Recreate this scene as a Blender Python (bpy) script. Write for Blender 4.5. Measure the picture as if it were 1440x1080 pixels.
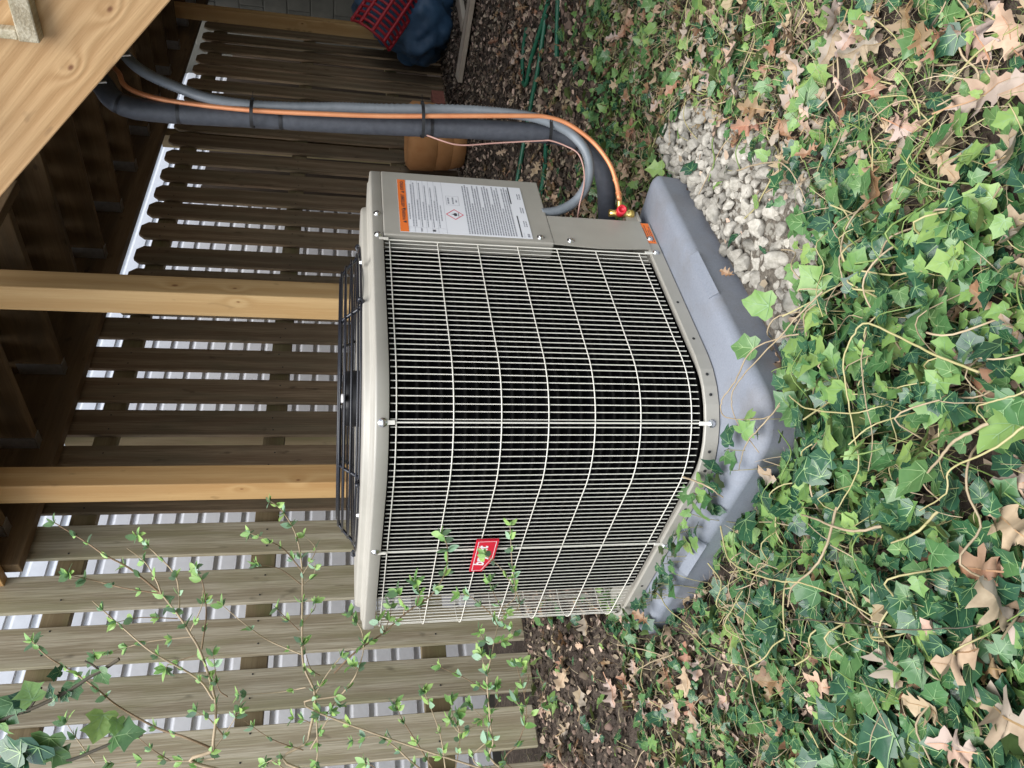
import bpy, bmesh, math, random
import numpy as np
from mathutils import Vector, Matrix, noise

random.seed(7)
rng = np.random.default_rng(7)
S = bpy.context.scene
for o in list(bpy.data.objects):
    bpy.data.objects.remove(o, do_unlink=True)
COL = S.collection
R = math.radians

# ------------------------------------------------------------------ camera
CAM_Z, PITCH, ROLL, F_PX = 0.95, 0.2199, 0.0148, 1081.0
FW = Vector((0, math.cos(PITCH), -math.sin(PITCH)))
_up = Vector((0, math.sin(PITCH), math.cos(PITCH))); _rt = Vector((1, 0, 0))
RT = _rt * math.cos(ROLL) + _up * math.sin(ROLL)
UP = _up * math.cos(ROLL) - _rt * math.sin(ROLL)
EYE = Vector((0, 0, CAM_Z))
camd = bpy.data.cameras.new("camera")
camd.sensor_fit = 'HORIZONTAL'; camd.sensor_width = 36.0; camd.lens = 36.0 * F_PX / 1440.0
camd.clip_start = 0.02; camd.clip_end = 400
cam = bpy.data.objects.new("camera", camd); COL.objects.link(cam)
cx, cy, cz = -UP, RT, -FW            # the phone was held sideways: picture right = down
cam.matrix_world = Matrix(((cx.x, cy.x, cz.x, EYE.x), (cx.y, cy.y, cz.y, EYE.y), (cx.z, cy.z, cz.z, EYE.z), (0, 0, 0, 1)))
S.camera = cam

# ------------------------------------------------------------------ light
SUN_EL, SUN_AZ = R(64), R(205)       # azimuth clockwise from +Y: behind the camera, a little left
w = bpy.data.worlds.new("World"); S.world = w; w.use_nodes = True
wn = w.node_tree.nodes; wl = w.node_tree.links
bg = wn["Background"]
sky = wn.new("ShaderNodeTexSky"); sky.sky_type = 'NISHITA'; sky.sun_disc = False
sky.sun_elevation = SUN_EL; sky.sun_rotation = SUN_AZ
sky.air_density = 1.0; sky.dust_density = 0.7; sky.ozone_density = 1.0
hs = wn.new("ShaderNodeHueSaturation"); hs.inputs['Saturation'].default_value = 0.5
wl.new(sky.outputs[0], hs.inputs['Color']); wl.new(hs.outputs[0], bg.inputs['Color'])
bg.inputs['Strength'].default_value = 0.07
sd = bpy.data.lights.new("sun", 'SUN'); sd.energy = 1.5; sd.angle = R(60); sd.color = (1.0, 0.985, 0.955)
so = bpy.data.objects.new("sun", sd); COL.objects.link(so)
sdir = Vector((math.sin(SUN_AZ) * math.cos(SUN_EL), math.cos(SUN_AZ) * math.cos(SUN_EL), math.sin(SUN_EL)))
so.rotation_euler = sdir.to_track_quat('Z', 'Y').to_euler(); so.location = (0, 0, 8)
S.view_settings.view_transform = 'Standard'; S.view_settings.look = 'None'
S.view_settings.exposure = 1.95; S.view_settings.gamma = 1.0
try: S.view_settings.use_curve_mapping = False
except Exception: pass
S.render.engine = 'CYCLES'
S.cycles.max_bounces = 6; S.cycles.diffuse_bounces = 4; S.cycles.glossy_bounces = 3
S.cycles.use_denoising = True

# ------------------------------------------------------------------ frames
# everything in the yard stands on one grid: A runs along the fence, B towards it,
# measured from the (sharp) front corner of the air conditioner
PSI = R(43.806)
DA = Vector((math.cos(PSI), math.sin(PSI), 0)); DB = Vector((-math.sin(PSI), math.cos(PSI), 0)); DZ = Vector((0, 0, 1))
C0 = Vector((-0.0829, 1.4713, 0))
def W(a, b, z=0.0): return C0 + DA * a + DB * b + DZ * z
def AB(p): q = Vector(p) - C0; return q.dot(DA), q.dot(DB)
def frame(o, x, y, z):
    return Matrix(((x.x, y.x, z.x, o.x), (x.y, y.y, z.y, o.y), (x.z, y.z, z.z, o.z), (0, 0, 0, 1)))
def ray(x, y): return FW + RT * ((1080 - y - 540) / F_PX) - UP * ((x - 720) / F_PX)
def at(x, y, depth):                 # world point on a sight line at a forward distance
    d = ray(x, y); return EYE + d * (depth / d.y)
def onz(x, y, z):
    d = ray(x, y); return EYE + d * ((z - CAM_Z) / d.z)
def to_px(p):
    q = Vector(p) - EYE; d = q.dot(FW)
    if d < 0.05: return (-9999, -9999, d)
    return (720 - F_PX * q.dot(UP) / d, 540 - F_PX * q.dot(RT) / d, d)

def sstep(e0, e1, x):
    t = max(0.0, min(1.0, (x - e0) / (e1 - e0))); return t * t * (3 - 2 * t)
def ground_z(x, y):
    q = Vector((x, y, 0)) - C0; a, b = q.dot(DA), q.dot(DB)
    z = 0.025 + 0.22 * sstep(0.45, 1.55, b) * (1 - 0.25 * sstep(0, 4, a))
    z += 0.10 * sstep(1.2, 4.0, a) * (1 - sstep(0.6, 1.5, b))
    if x * x + y * y < 160:
        z += 0.014 * noise.noise((x * 2.3, y * 2.3, 3.1)) + 0.006 * noise.noise((x * 9, y * 9, 1.7))
    return z

# ------------------------------------------------------------------ object helpers
WM = {}
def link(o, M=None, parent=None):
    COL.objects.link(o)
    M = M if M is not None else Matrix.Identity(4)
    WM[o.name] = M
    if parent is not None:
        o.parent = parent
        o.matrix_parent_inverse = WM[parent.name].inverted()
    o.matrix_basis = M
    return o
def tag(o, label=None, cat=None, group=None, kind=None):
    if label: o['label'] = label
    if cat: o['category'] = cat
    if group: o['group'] = group
    if kind: o['kind'] = kind
    return o
def thing(name, loc, label, cat, group=None):
    o = bpy.data.objects.new(name, None); o.empty_display_size = 0.1
    link(o, Matrix.Translation(loc)); return tag(o, label, cat, group)
def new(name, mesh, parent=None, M=None):
    return link(bpy.data.objects.new(name, mesh), M, parent)

class MB:
    """collects geometry of one mesh"""
    def __init__(s): s.v = []; s.f = []; s.m = []; s.sm = []
    def add(s, vs, fs, mat=0, smooth=False):
        o = len(s.v); s.v += [tuple(p) for p in vs]
        for f in fs: s.f.append(tuple(i + o for i in f)); s.m.append(mat); s.sm.append(smooth)
    def box(s, c, h, M=None, mat=0, ch=0.0):
        c = Vector(c); P = []
        if ch <= 0:
            for dx in (-1, 1):
                for dy in (-1, 1):
                    for dz in (-1, 1): P.append(c + Vector((dx * h[0], dy * h[1], dz * h[2])))
            F = [(0, 1, 3, 2), (4, 6, 7, 5), (0, 4, 5, 1), (2, 3, 7, 6), (0, 2, 6, 4), (1, 5, 7, 3)]
        else:
            bm = bmesh.new(); bmesh.ops.create_cube(bm, size=1.0)
            for v in bm.verts: v.co = Vector((v.co.x * 2 * h[0], v.co.y * 2 * h[1], v.co.z * 2 * h[2]))
            bmesh.ops.bevel(bm, geom=list(bm.edges), offset=ch, segments=2, affect='EDGES', profile=0.5)
            bm.verts.index_update()
            P = [v.co + c for v in bm.verts]; F = [tuple(v.index for v in f.verts) for f in bm.faces]; bm.free()
        if M is not None: P = [M @ p for p in P]
        s.add(P, F, mat)
    def tube(s, pts, r, n=8, mat=0, caps=True, rf=None):
        pts = [Vector(p) for p in pts]
        if len(pts) < 2: return
        t0 = (pts[1] - pts[0]).normalized()
        nrm = t0.orthogonal().normalized(); rings = []
        for i, p in enumerate(pts):
            if i == 0: t = t0
            elif i == len(pts) - 1: t = (pts[i] - pts[i - 1]).normalized()
            else: t = (pts[i + 1] - pts[i - 1]).normalized()
            nrm = (nrm - t * nrm.dot(t)); nrm = nrm.normalized() if nrm.length > 1e-6 else t.orthogonal().normalized()
            b = t.cross(nrm); rr = (r[i] if hasattr(r, '__len__') else r) * (rf(i) if rf else 1)
            rings.append([p + (nrm * math.cos(k * 2 * math.pi / n) + b * math.sin(k * 2 * math.pi / n)) * rr for k in range(n)])
        V = [q for rg in rings for q in rg]; F = []
        for i in range(len(rings) - 1):
            for k in range(n):
                F.append((i * n + k, i * n + (k + 1) % n, (i + 1) * n + (k + 1) % n, (i + 1) * n + k))
        s.add(V, F, mat, True)
        if caps:
            s.add(rings[0], [tuple(range(n - 1, -1, -1))], mat); s.add(rings[-1], [tuple(range(n))], mat)
    def lathe(s, prof, o, ax, n=20, mat=0):
        ax = Vector(ax).normalized(); u = ax.orthogonal().normalized(); v = ax.cross(u); V = []; F = []
        for (r, h) in prof:
            for k in range(n):
                t = 2 * math.pi * k / n; V.append(Vector(o) + ax * h + (u * math.cos(t) + v * math.sin(t)) * r)
        for i in range(len(prof) - 1):
            for k in range(n):
                F.append((i * n + k, i * n + (k + 1) % n, (i + 1) * n + (k + 1) % n, (i + 1) * n + k))
        s.add(V, F, mat, True)
    def prism(s, poly, h0, h1, M, mat=0):
        n = len(poly)
        V = [M @ Vector((p[0], p[1], h0)) for p in poly] + [M @ Vector((p[0], p[1], h1)) for p in poly]
        F = [tuple(range(n - 1, -1, -1)), tuple(range(n, 2 * n))] + [(i, (i + 1) % n, n + (i + 1) % n, n + i) for i in range(n)]
        s.add(V, F, mat)
    def mesh(s, name, mats):
        me = bpy.data.meshes.new(name); me.from_pydata(s.v, [], s.f)
        for m in mats: me.materials.append(m)
        me.polygons.foreach_set('material_index', s.m); me.polygons.foreach_set('use_smooth', s.sm)
        me.update(); return me
    def build(s, name, mats, parent=None, M=None):
        if not isinstance(mats, (list, tuple)): mats = [mats]
        return new(name, s.mesh(name, mats), parent, M)

def spline(pts, step=6):
    P = [Vector(p) for p in pts]
    if len(P) < 3: return P
    P = [P[0] * 2 - P[1]] + P + [P[-1] * 2 - P[-2]]; out = []
    for i in range(1, len(P) - 2):
        for k in range(step):
            t = k / step
            out.append(0.5 * ((2 * P[i]) + (P[i + 1] - P[i - 1]) * t + (2 * P[i - 1] - 5 * P[i] + 4 * P[i + 1] - P[i + 2]) * t * t
                              + (3 * P[i] - P[i - 1] - 3 * P[i + 1] + P[i + 2]) * t ** 3))
    out.append(P[-2]); return out

# ------------------------------------------------------------------ materials
def lk(nt, a, b): nt.links.new(a, b)
def base_mat(name, col=(.5, .5, .5), rough=.5, metal=0.0, spec=.5):
    m = bpy.data.materials.new(name); m.use_nodes = True
    b = m.node_tree.nodes['Principled BSDF']
    b.inputs['Base Color'].default_value = (*col, 1); b.inputs['Roughness'].default_value = rough
    b.inputs['Metallic'].default_value = metal; b.inputs['Specular IOR Level'].default_value = spec
    return m, m.node_tree, b
def N(nt, t, **kw):
    n = nt.nodes.new(t)
    for k, v in kw.items(): setattr(n, k, v)
    return n
def mth(nt, op, a, b=None, c=None):
    n = N(nt, 'ShaderNodeMath', operation=op)
    for i, x in enumerate((a, b, c)):
        if x is None: continue
        if isinstance(x, (int, float)): n.inputs[i].default_value = x
        else: lk(nt, x, n.inputs[i])
    return n.outputs[0]
def ramp(nt, fac, stops):
    r = N(nt, 'ShaderNodeValToRGB'); e = r.color_ramp.elements
    while len(e) < len(stops): e.new(0.5)
    for i, (p, c) in enumerate(stops): e[i].position = p; e[i].color = (*c, 1)
    lk(nt, fac, r.inputs[0]); return r.outputs[0]
def mixc(nt, fac, a, b, mode='MIX'):
    n = N(nt, 'ShaderNodeMix', data_type='RGBA', blend_type=mode)
    for s_, x in ((n.inputs[0], fac), (n.inputs[6], a), (n.inputs[7], b)):
        if isinstance(x, (int, float)): s_.default_value = x
        elif isinstance(x, tuple): s_.default_value = (*x, 1)
        else: lk(nt, x, s_)
    return n.outputs[2]
def noise_n(nt, vec, scale, detail=4, rough=.55, dist=0.0):
    n = N(nt, 'ShaderNodeTexNoise'); n.inputs['Scale'].default_value = scale; n.inputs['Detail'].default_value = detail
    n.inputs['Roughness'].default_value = rough; n.inputs['Distortion'].default_value = dist
    if vec is not None: lk(nt, vec, n.inputs['Vector'])
    return n.outputs['Fac']
def bump(nt, b, h, strength=.3, dist=.01):
    n = N(nt, 'ShaderNodeBump'); n.inputs['Strength'].default_value = strength; n.inputs['Distance'].default_value = dist
    lk(nt, h, n.inputs['Height']); lk(nt, n.outputs[0], b.inputs['Normal'])
def objcoord(nt): return N(nt, 'ShaderNodeTexCoord').outputs['Object']
def rnd(nt): return N(nt, 'ShaderNodeObjectInfo').outputs['Random']

def speckle(name, c1, c2, scale, rough=.6, bs=.15, metal=0.0, spec=.5, detail=5, bd=.004, vary=0.0):
    m, nt, b = base_mat(name, c1, rough, metal, spec); v = objcoord(nt)
    f = noise_n(nt, v, scale, detail, .6)
    c = ramp(nt, f, [(.3, c1), (.7, c2)])
    if vary:
        hv = N(nt, 'ShaderNodeHueSaturation'); lk(nt, c, hv.inputs['Color'])
        lk(nt, mth(nt, 'MULTIPLY_ADD', rnd(nt), vary, 1 - vary / 2), hv.inputs['Value']); c = hv.outputs[0]
    lk(nt, c, b.inputs['Base Color'])
    if bs: bump(nt, b, f, bs, bd)
    return m

def wood(name, light, dark, rings=90.0, rough=.65, knots=(), weather=None, vary=.25, contrast=1.0, fine=.5, warpk=11.0, knotk=7.0):
    """boards lie along local X; rings show as bands across Y / Z, bent round the knots"""
    m, nt, b = base_mat(name, light, rough, 0, .3); v0 = objcoord(nt)
    off = N(nt, 'ShaderNodeVectorMath', operation='SCALE'); off.inputs[0].default_value = (3.1, 1.7, 2.3)
    lk(nt, rnd(nt), off.inputs['Scale'])
    va = N(nt, 'ShaderNodeVectorMath', operation='ADD'); lk(nt, v0, va.inputs[0]); lk(nt, off.outputs[0], va.inputs[1])
    v = va.outputs[0]
    mp = N(nt, 'ShaderNodeMapping'); mp.inputs['Scale'].default_value = (1.3, 9, 9); lk(nt, v, mp.inputs[0])
    warp = noise_n(nt, mp.outputs[0], 1.0, 3, .5)
    sp = N(nt, 'ShaderNodeSeparateXYZ'); lk(nt, v, sp.inputs[0])
    ph = mth(nt, 'ADD', mth(nt, 'MULTIPLY', sp.outputs[1], rings), mth(nt, 'MULTIPLY', sp.outputs[2], rings * .6))
    ph = mth(nt, 'ADD', ph, mth(nt, 'MULTIPLY', warp, warpk))
    kd = None
    for (kx, ky, kz, kr) in knots:
        sb = N(nt, 'ShaderNodeVectorMath', operation='SUBTRACT'); lk(nt, v0, sb.inputs[0]); sb.inputs[1].default_value = (kx, ky, kz)
        sc = N(nt, 'ShaderNodeVectorMath', operation='MULTIPLY'); lk(nt, sb.outputs[0], sc.inputs[0]); sc.inputs[1].default_value = (.55, 1, 1)
        ln = N(nt, 'ShaderNodeVectorMath', operation='LENGTH'); lk(nt, sc.outputs[0], ln.inputs[0])
        d = mth(nt, 'DIVIDE', ln.outputs['Value'], kr)
        g = mth(nt, 'POWER', 2.718, mth(nt, 'MULTIPLY', mth(nt, 'MULTIPLY', d, d), -.16))
        ph = mth(nt, 'ADD', ph, mth(nt, 'MULTIPLY', g, knotk))
        wob = mth(nt, 'ADD', d, mth(nt, 'MULTIPLY', warp, .6))
        kd = wob if kd is None else mth(nt, 'MINIMUM', kd, wob)
    rg = mth(nt, 'MULTIPLY_ADD', mth(nt, 'SINE', ph), .5, .5)
    mp2 = N(nt, 'ShaderNodeMapping'); mp2.inputs['Scale'].default_value = (6, 170, 170); lk(nt, v, mp2.inputs[0])
    fn = noise_n(nt, mp2.outputs[0], 1.0, 3, .6)
    fac = mth(nt, 'ADD', mth(nt, 'MULTIPLY', rg, contrast), mth(nt, 'MULTIPLY', mth(nt, 'SUBTRACT', fn, .5), fine * 2))
    c = mixc(nt, fac, dark, light)
    cm = c.node; cm.clamp_factor = True
    big = noise_n(nt, v, 2.2, 3, .5)
    c = mixc(nt, mth(nt, 'MULTIPLY', mth(nt, 'SUBTRACT', big, .42), 1.1), c, tuple(x * .72 for x in light))
    c.node.clamp_factor = True
    if weather:
        mpw = N(nt, 'ShaderNodeMapping'); mpw.inputs['Scale'].default_value = (1.6, 9, 9); lk(nt, v, mpw.inputs[0])
        wn_ = ramp(nt, noise_n(nt, mpw.outputs[0], 1.0, 5, .6, .6), [(.46, (0, 0, 0)), (.66, (1, 1, 1))])
        c = mixc(nt, mth(nt, 'MULTIPLY', wn_, .6), c, weather)
    # small dark flecks and nail marks
    mp3 = N(nt, 'ShaderNodeMapping'); mp3.inputs['Scale'].default_value = (9, 22, 22); lk(nt, v, mp3.inputs[0])
    fl = ramp(nt, noise_n(nt, mp3.outputs[0], 1.0, 2, .5), [(.67, (0, 0, 0)), (.74, (1, 1, 1))])
    c = mixc(nt, mth(nt, 'MULTIPLY', fl, .55), c, tuple(x * .35 for x in dark))
    if kd is not None:
        c = mixc(nt, ramp(nt, kd, [(.55, (1, 1, 1)), (1.25, (0, 0, 0))]), c, (dark[0] * .45, dark[1] * .33, dark[2] * .3))
    hv = N(nt, 'ShaderNodeHueSaturation'); lk(nt, c, hv.inputs['Color'])
    lk(nt, mth(nt, 'MULTIPLY_ADD', rnd(nt), vary, 1 - vary / 2), hv.inputs['Value'])
    lk(nt, hv.outputs[0], b.inputs['Base Color'])
    bump(nt, b, fac, .25, .003)
    return m

def plain(name, col, rough=.5, metal=0.0, spec=.5):
    return base_mat(name, col, rough, metal, spec)[0]

M = {}
M['tan'] = speckle('painted_steel_tan', (.335, .316, .272), (.37, .35, .304), 14, .38, .04, 0, .5)
M['wire'] = plain('coated_wire_tan', (.72, .69, .61), .35)
M['black_wire'] = plain('coated_wire_black', (.012, .013, .018), .25)
M['black'] = plain('black_plastic', (.012, .012, .013), .45)
M['screw'] = plain('zinc_screw', (.75, .75, .75), .25, 1.0)
M['hole'] = plain('dark_hole', (.02, .02, .02), .9)
def pad_mat():
    m, nt, b = base_mat('grey_plastic', (.2, .21, .24), .5, 0, .4); g = N(nt, 'ShaderNodeNewGeometry').outputs['Position']
    f = noise_n(nt, g, 260, 3); c = ramp(nt, f, [(.3, (.20, .217, .252)), (.7, (.24, .257, .295))])
    d = ramp(nt, noise_n(nt, g, 7, 6, .65), [(.50, (0, 0, 0)), (.74, (1, 1, 1))])
    c = mixc(nt, mth(nt, 'MULTIPLY', d, .45), c, (.17, .15, .13))
    sp_ = ramp(nt, noise_n(nt, g, 90, 2), [(.70, (0, 0, 0)), (.75, (1, 1, 1))]); c = mixc(nt, mth(nt, 'MULTIPLY', sp_, .35), c, (.10, .075, .055))
    lk(nt, c, b.inputs['Base Color']); bump(nt, b, f, .12, .0015); return m
M['pad'] = pad_mat()
M['picket'] = wood('weathered_pine', (.45, .40, .295), (.255, .21, .135), 90, .8, (), (.25, .235, .125), .4, .7, 1.5, 6.0)
M['picket_shaded'] = wood('brown_pine_shaded', (.27, .195, .12), (.155, .10, .058), 90, .8, (), (.14, .115, .07), .5, .7, 1.4, 6.0)  # browner pine, darkened further: the deck's shade is put into the colour
M['rail'] = wood('fence_rail_wood', (.27, .21, .12), (.14, .10, .05), 60, .8, (), (.13, .13, .05), .2, .6)
M['post'] = wood('new_pine_post', (.56, .385, .185), (.43, .265, .11), 120, .6, ((1.414, -.005, -.0445, .010), (1.234, -.008, -.0445, .008), (1.222, -.0445, -.018, .008)), None, .16, .6, .6, 5.0, 6.0)
M['post_b'] = wood('new_pine_post_b', (.50, .325, .145), (.385, .22, .085), 110, .6, ((.972, -.03, -.0445, .009), (1.165, -.0445, -.016, .008)), None, .16, .6, .6, 5.0, 6.0)
M['dark_wood'] = wood('old_deck_wood', (.25, .165, .085), (.12, .075, .035), 50, .8, (), (.07, .055, .035), .4, .55)
M['gap_backing'] = speckle('dark_backing_boards', (.055, .038, .026), (.085, .06, .04), 8, .9, .2)
M['siding'] = speckle('white_vinyl', (.74, .75, .78), (.80, .81, .84), 30, .45, .03)
M['trim'] = plain('white_trim', (.80, .80, .80), .5)
M['foam'] = speckle('black_foam', (.040, .044, .055), (.062, .067, .080), 60, .5, .25, 0, .5, 4, .003)
M['tape'] = plain('black_tape', (.015, .015, .017), .4)
M['conduit'] = speckle('grey_vinyl_conduit', (.165, .185, .205), (.205, .225, .245), 40, .4, .05)
M['copper'] = speckle('copper', (.66, .25, .11), (.74, .32, .15), 25, .45, .05, .35)
M['brass'] = speckle('brass', (.70, .50, .14), (.82, .62, .22), 60, .28, .05, .9)
M['redcap'] = plain('red_plastic', (.55, .015, .03), .4)
M['pinkwire'] = plain('wire_sheath_pink', (.42, .24, .20), .5)
M['galv'] = speckle('galvanised', (.55, .57, .58), (.70, .71, .72), 40, .35, .05, .9)
M['labelwhite'] = plain('label_paper', (.80, .81, .84), .35)
M['ink'] = plain('label_ink', (.05, .05, .06), .5)
M['inkgrey'] = plain('label_ink_grey', (.27, .275, .31), .5)
M['orange'] = plain('label_orange', (.85, .19, .03), .4)
M['redprint'] = plain('label_red', (.68, .06, .10), .4)
M['badge'] = plain('badge_red', (.62, .012, .035), .3)
M['badgedark'] = plain('badge_red_edge', (.36, .01, .03), .35)
M['white'] = plain('badge_white', (.82, .80, .80), .4)
M['terracotta'] = speckle('terracotta', (.50, .22, .08), (.60, .30, .12), 9, .8, .1, 0, .3, 4, .005)
M['brick'] = speckle('red_brick', (.22, .07, .05), (.32, .12, .08), 30, .9, .3)
M['tarp'] = speckle('blue_tarp', (.026, .065, .125), (.05, .105, .18), 12, .5, .2)
M['red_mesh'] = plain('red_plastic_netting', (.42, .02, .03), .45)
M['hose'] = plain('green_hose', (.015, .11, .06), .35)
M['block'] = speckle('concrete_block', (.05, .05, .042), (.095, .09, .075), 5, .95, .3)
M['plank'] = wood('grey_plank', (.46, .39, .31), (.30, .24, .18), 50, .85)
M['stone'] = speckle('limestone', (.245, .228, .19), (.435, .408, .358), 2.4, .95, .6, 0, .2, 8, .003, .7)
M['grit'] = speckle('limestone_grit', (.06, .05, .04), (.21, .185, .15), 120, .95, .8, 0, .2, 6, .01)
M['stem'] = speckle('twig_bark', (.16, .10, .055), (.26, .18, .10), 60, .8, .2)
M['stem_pale'] = speckle('pale_twig', (.36, .27, .17), (.46, .36, .23), 60, .75, .2)
M['vine_y'] = speckle('yellow_green_vine', (.33, .30, .12), (.42, .36, .19), 40, .6, .1)
M['vine_b'] = speckle('brown_vine', (.27, .205, .125), (.37, .29, .185), 50, .7, .2)
M['vine_d'] = speckle('dark_stem', (.05, .045, .03), (.10, .08, .05), 50, .7, .2)

def leafmat(name, c1, c2, rough=.4, back=None, trans=.15, vary=.4, scale=3.5):
    m, nt, b = base_mat(name, c1, rough, 0, .5); v = objcoord(nt)
    f = noise_n(nt, v, scale, 3, .6)
    c = ramp(nt, f, [(.3, c1), (.7, c2)])
    if back:
        c = mixc(nt, N(nt, 'ShaderNodeNewGeometry').outputs['Backfacing'], c, back)
    at_ = N(nt, 'ShaderNodeAttribute', attribute_name='tone')
    r = mth(nt, 'ADD', rnd(nt), at_.outputs['Fac'])
    r = mth(nt, 'FRACT', r)
    hv = N(nt, 'ShaderNodeHueSaturation'); lk(nt, c, hv.inputs['Color'])
    lk(nt, mth(nt, 'MULTIPLY_ADD', r, vary, 1 - vary / 2), hv.inputs['Value'])
    lk(nt, mth(nt, 'MULTIPLY_ADD', r, -.04, .52), hv.inputs['Hue'])
    lk(nt, hv.outputs[0], b.inputs['Base Color'])
    bump(nt, b, f, .10, .004)
    if trans:
        t = N(nt, 'ShaderNodeBsdfTranslucent'); lk(nt, hv.outputs[0], t.inputs[0])
        mx = N(nt, 'ShaderNodeMixShader'); mx.inputs[0].default_value = trans
        lk(nt, b.outputs[0], mx.inputs[1]); lk(nt, t.outputs[0], mx.inputs[2])
        lk(nt, mx.outputs[0], nt.nodes['Material Output'].inputs[0])
    return m
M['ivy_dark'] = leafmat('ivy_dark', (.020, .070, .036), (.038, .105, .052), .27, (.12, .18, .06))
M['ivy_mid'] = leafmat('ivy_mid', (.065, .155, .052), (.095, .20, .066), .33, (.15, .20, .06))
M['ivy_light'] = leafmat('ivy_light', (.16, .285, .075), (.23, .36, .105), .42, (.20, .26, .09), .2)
M['vein'] = leafmat('ivy_vein', (.17, .29, .12), (.21, .33, .14), .4, None, 0)
M['oak_a'] = leafmat('dead_leaf_pink', (.31, .212, .145), (.45, .335, .24), .8, (.36, .29, .235), .08, .35, 4)
M['oak_b'] = leafmat('dead_leaf_tan', (.33, .235, .145), (.48, .365, .24), .75, (.42, .31, .2), .08, .35, 4)
M['oak_c'] = leafmat('dead_leaf_brown', (.19, .10, .05), (.30, .17, .09), .6, (.26, .17, .10), .05, .5, 4)
M['oak_v'] = leafmat('dead_leaf_rib', (.30, .17, .08), (.36, .22, .11), .6, None, 0)
M['litter'] = leafmat('leaf_crumbs', (.27, .20, .14), (.46, .355, .26), .85, None, 0, .9, 15)
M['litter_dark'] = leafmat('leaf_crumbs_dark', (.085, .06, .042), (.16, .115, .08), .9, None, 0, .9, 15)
M['shrub_leaf'] = leafmat('shrub_leaf', (.22, .40, .10), (.32, .50, .15), .42, (.22, .36, .20), .25, .4)
M['shrub_leaf2'] = leafmat('shrub_leaf_blue', (.25, .42, .25), (.34, .50, .33), .42, (.25, .38, .26), .2, .3)
M['straw'] = leafmat('dry_straw', (.27, .21, .125), (.42, .35, .22), .7, None, 0, .9)
M['blade'] = leafmat('grass_blade', (.12, .20, .05), (.20, .28, .08), .5, None, .1, .6)

def soil_mat():
    m, nt, b = base_mat('soil', (.08, .055, .04), .95, 0, .2)
    g = N(nt, 'ShaderNodeNewGeometry').outputs['Position']
    f1 = noise_n(nt, g, 7, 6, .65); f2 = noise_n(nt, g, 55, 6, .7)
    c = ramp(nt, f2, [(.28, (.03, .024, .02)), (.5, (.085, .066, .052)), (.72, (.20, .16, .125))])
    c = mixc(nt, ramp(nt, f1, [(.4, (0, 0, 0)), (.65, (.7, .7, .7))]), c, (.055, .04, .032))
    lk(nt, c, b.inputs['Base Color']); bump(nt, b, f2, .9, .02)
    return m
M['soil'] = soil_mat()
def coil_mat():
    m, nt, b = base_mat('coil_fins', (.012, .012, .014), .9, .0, .02)
    g = N(nt, 'ShaderNodeNewGeometry').outputs['Position']
    s_ = N(nt, 'ShaderNodeSeparateXYZ'); lk(nt, g, s_.inputs[0])
    t = mth(nt, 'MULTIPLY_ADD', mth(nt, 'SINE', mth(nt, 'MULTIPLY', s_.outputs[2], 2 * math.pi / .0254)), .5, .5)
    f = noise_n(nt, g, 30, 3)
    c = mixc(nt, mth(nt, 'MULTIPLY', mth(nt, 'POWER', t, 6), f), (.0012, .0012, .0015), (.022, .021, .020))
    lk(nt, c, b.inputs['Base Color']); bump(nt, b, t, .6, .006)
    return m
M['coil'] = coil_mat()

# ------------------------------------------------------------------ ground
def build_ground():
    xs = sorted(set([-40, -25, -15, -9, -6] + [round(-4 + .08 * i, 3) for i in range(int(10.5 / .08))] + [7.5, 9, 14, 25, 40]))
    ys = sorted(set([-40, -20, -8, -3, -1] + [round(-.2 + .08 * i, 3) for i in range(int(8.6 / .08))] + [9, 10.5, 13, 20, 40]))
    V = [(x, y, ground_z(x, y)) for y in ys for x in xs]; n = len(xs)
    F = [(j * n + i, j * n + i + 1, (j + 1) * n + i + 1, (j + 1) * n + i) for j in range(len(ys) - 1) for i in range(n - 1)]
    mb = MB(); mb.add(V, F, 0, True)
    g = mb.build('ground', M['soil']); tag(g, kind='structure'); return g
ground = build_ground()

# ------------------------------------------------------------------ house with white siding behind the fence
SIDE_B = 2.35
HA, HL = .9, 5.9
house = thing('neighbour_house', W(HA, SIDE_B, 0), 'white house wall of horizontal lap siding seen through the gaps of the fence', 'house')
mb = MB(); mb.box((0, .06, 1.5), (HL, .05, 1.6)); mb.build('wall', M['siding'], house, frame(W(HA, SIDE_B + .02, 0), DA, DB, DZ))
EXPO = .105
_m = MB()
_pf = [(-.002, 0), (-.0135, 0), (-.0135, .0015), (-.0115, .066), (-.0105, .070), (-.004, .080), (-.002, .084), (-.002, EXPO)]
_m.add([p for y, z in _pf for p in ((-HL, y, z), (HL, y, z))], [(2 * i, 2 * i + 1, 2 * i + 3, 2 * i + 2) for i in range(len(_pf) - 1)])
_course = _m.mesh('siding_course', [M['siding']])
for i in range(22):
    new('siding_course', _course, house, frame(W(HA, SIDE_B + .025, .28 + i * EXPO), DA, DB, DZ))
mb = MB(); mb.box((0, -.02, 2.72), (HL, .03, .09), ch=.004); mb.build('frieze_board', M['trim'], house, frame(W(HA, SIDE_B + .01, 0), DA, DB, DZ))
mb = MB(); mb.box((0, .0, .14), (HL, .03, .14)); mb.build('foundation', M['block'], house, frame(W(HA, SIDE_B + .04, 0), DA, DB, DZ))

gap_backing = thing('board_backing', W(4.7, 2.15, 0), 'low dark brown board backing added to darken the gaps at the far end of the picket fence', 'fence')  # boards added behind the pickets so the far gaps read dark
mb = MB(); mb.box((.07, 0, .92), (.069, .012, .92), ch=.002); _bm = mb.mesh('board', [M['gap_backing']])
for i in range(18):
    new('board', _bm, gap_backing, frame(W(3.95 + .1415 * i, 2.15 + .02 * (i % 2), .1), DA, DB, DZ))
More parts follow.
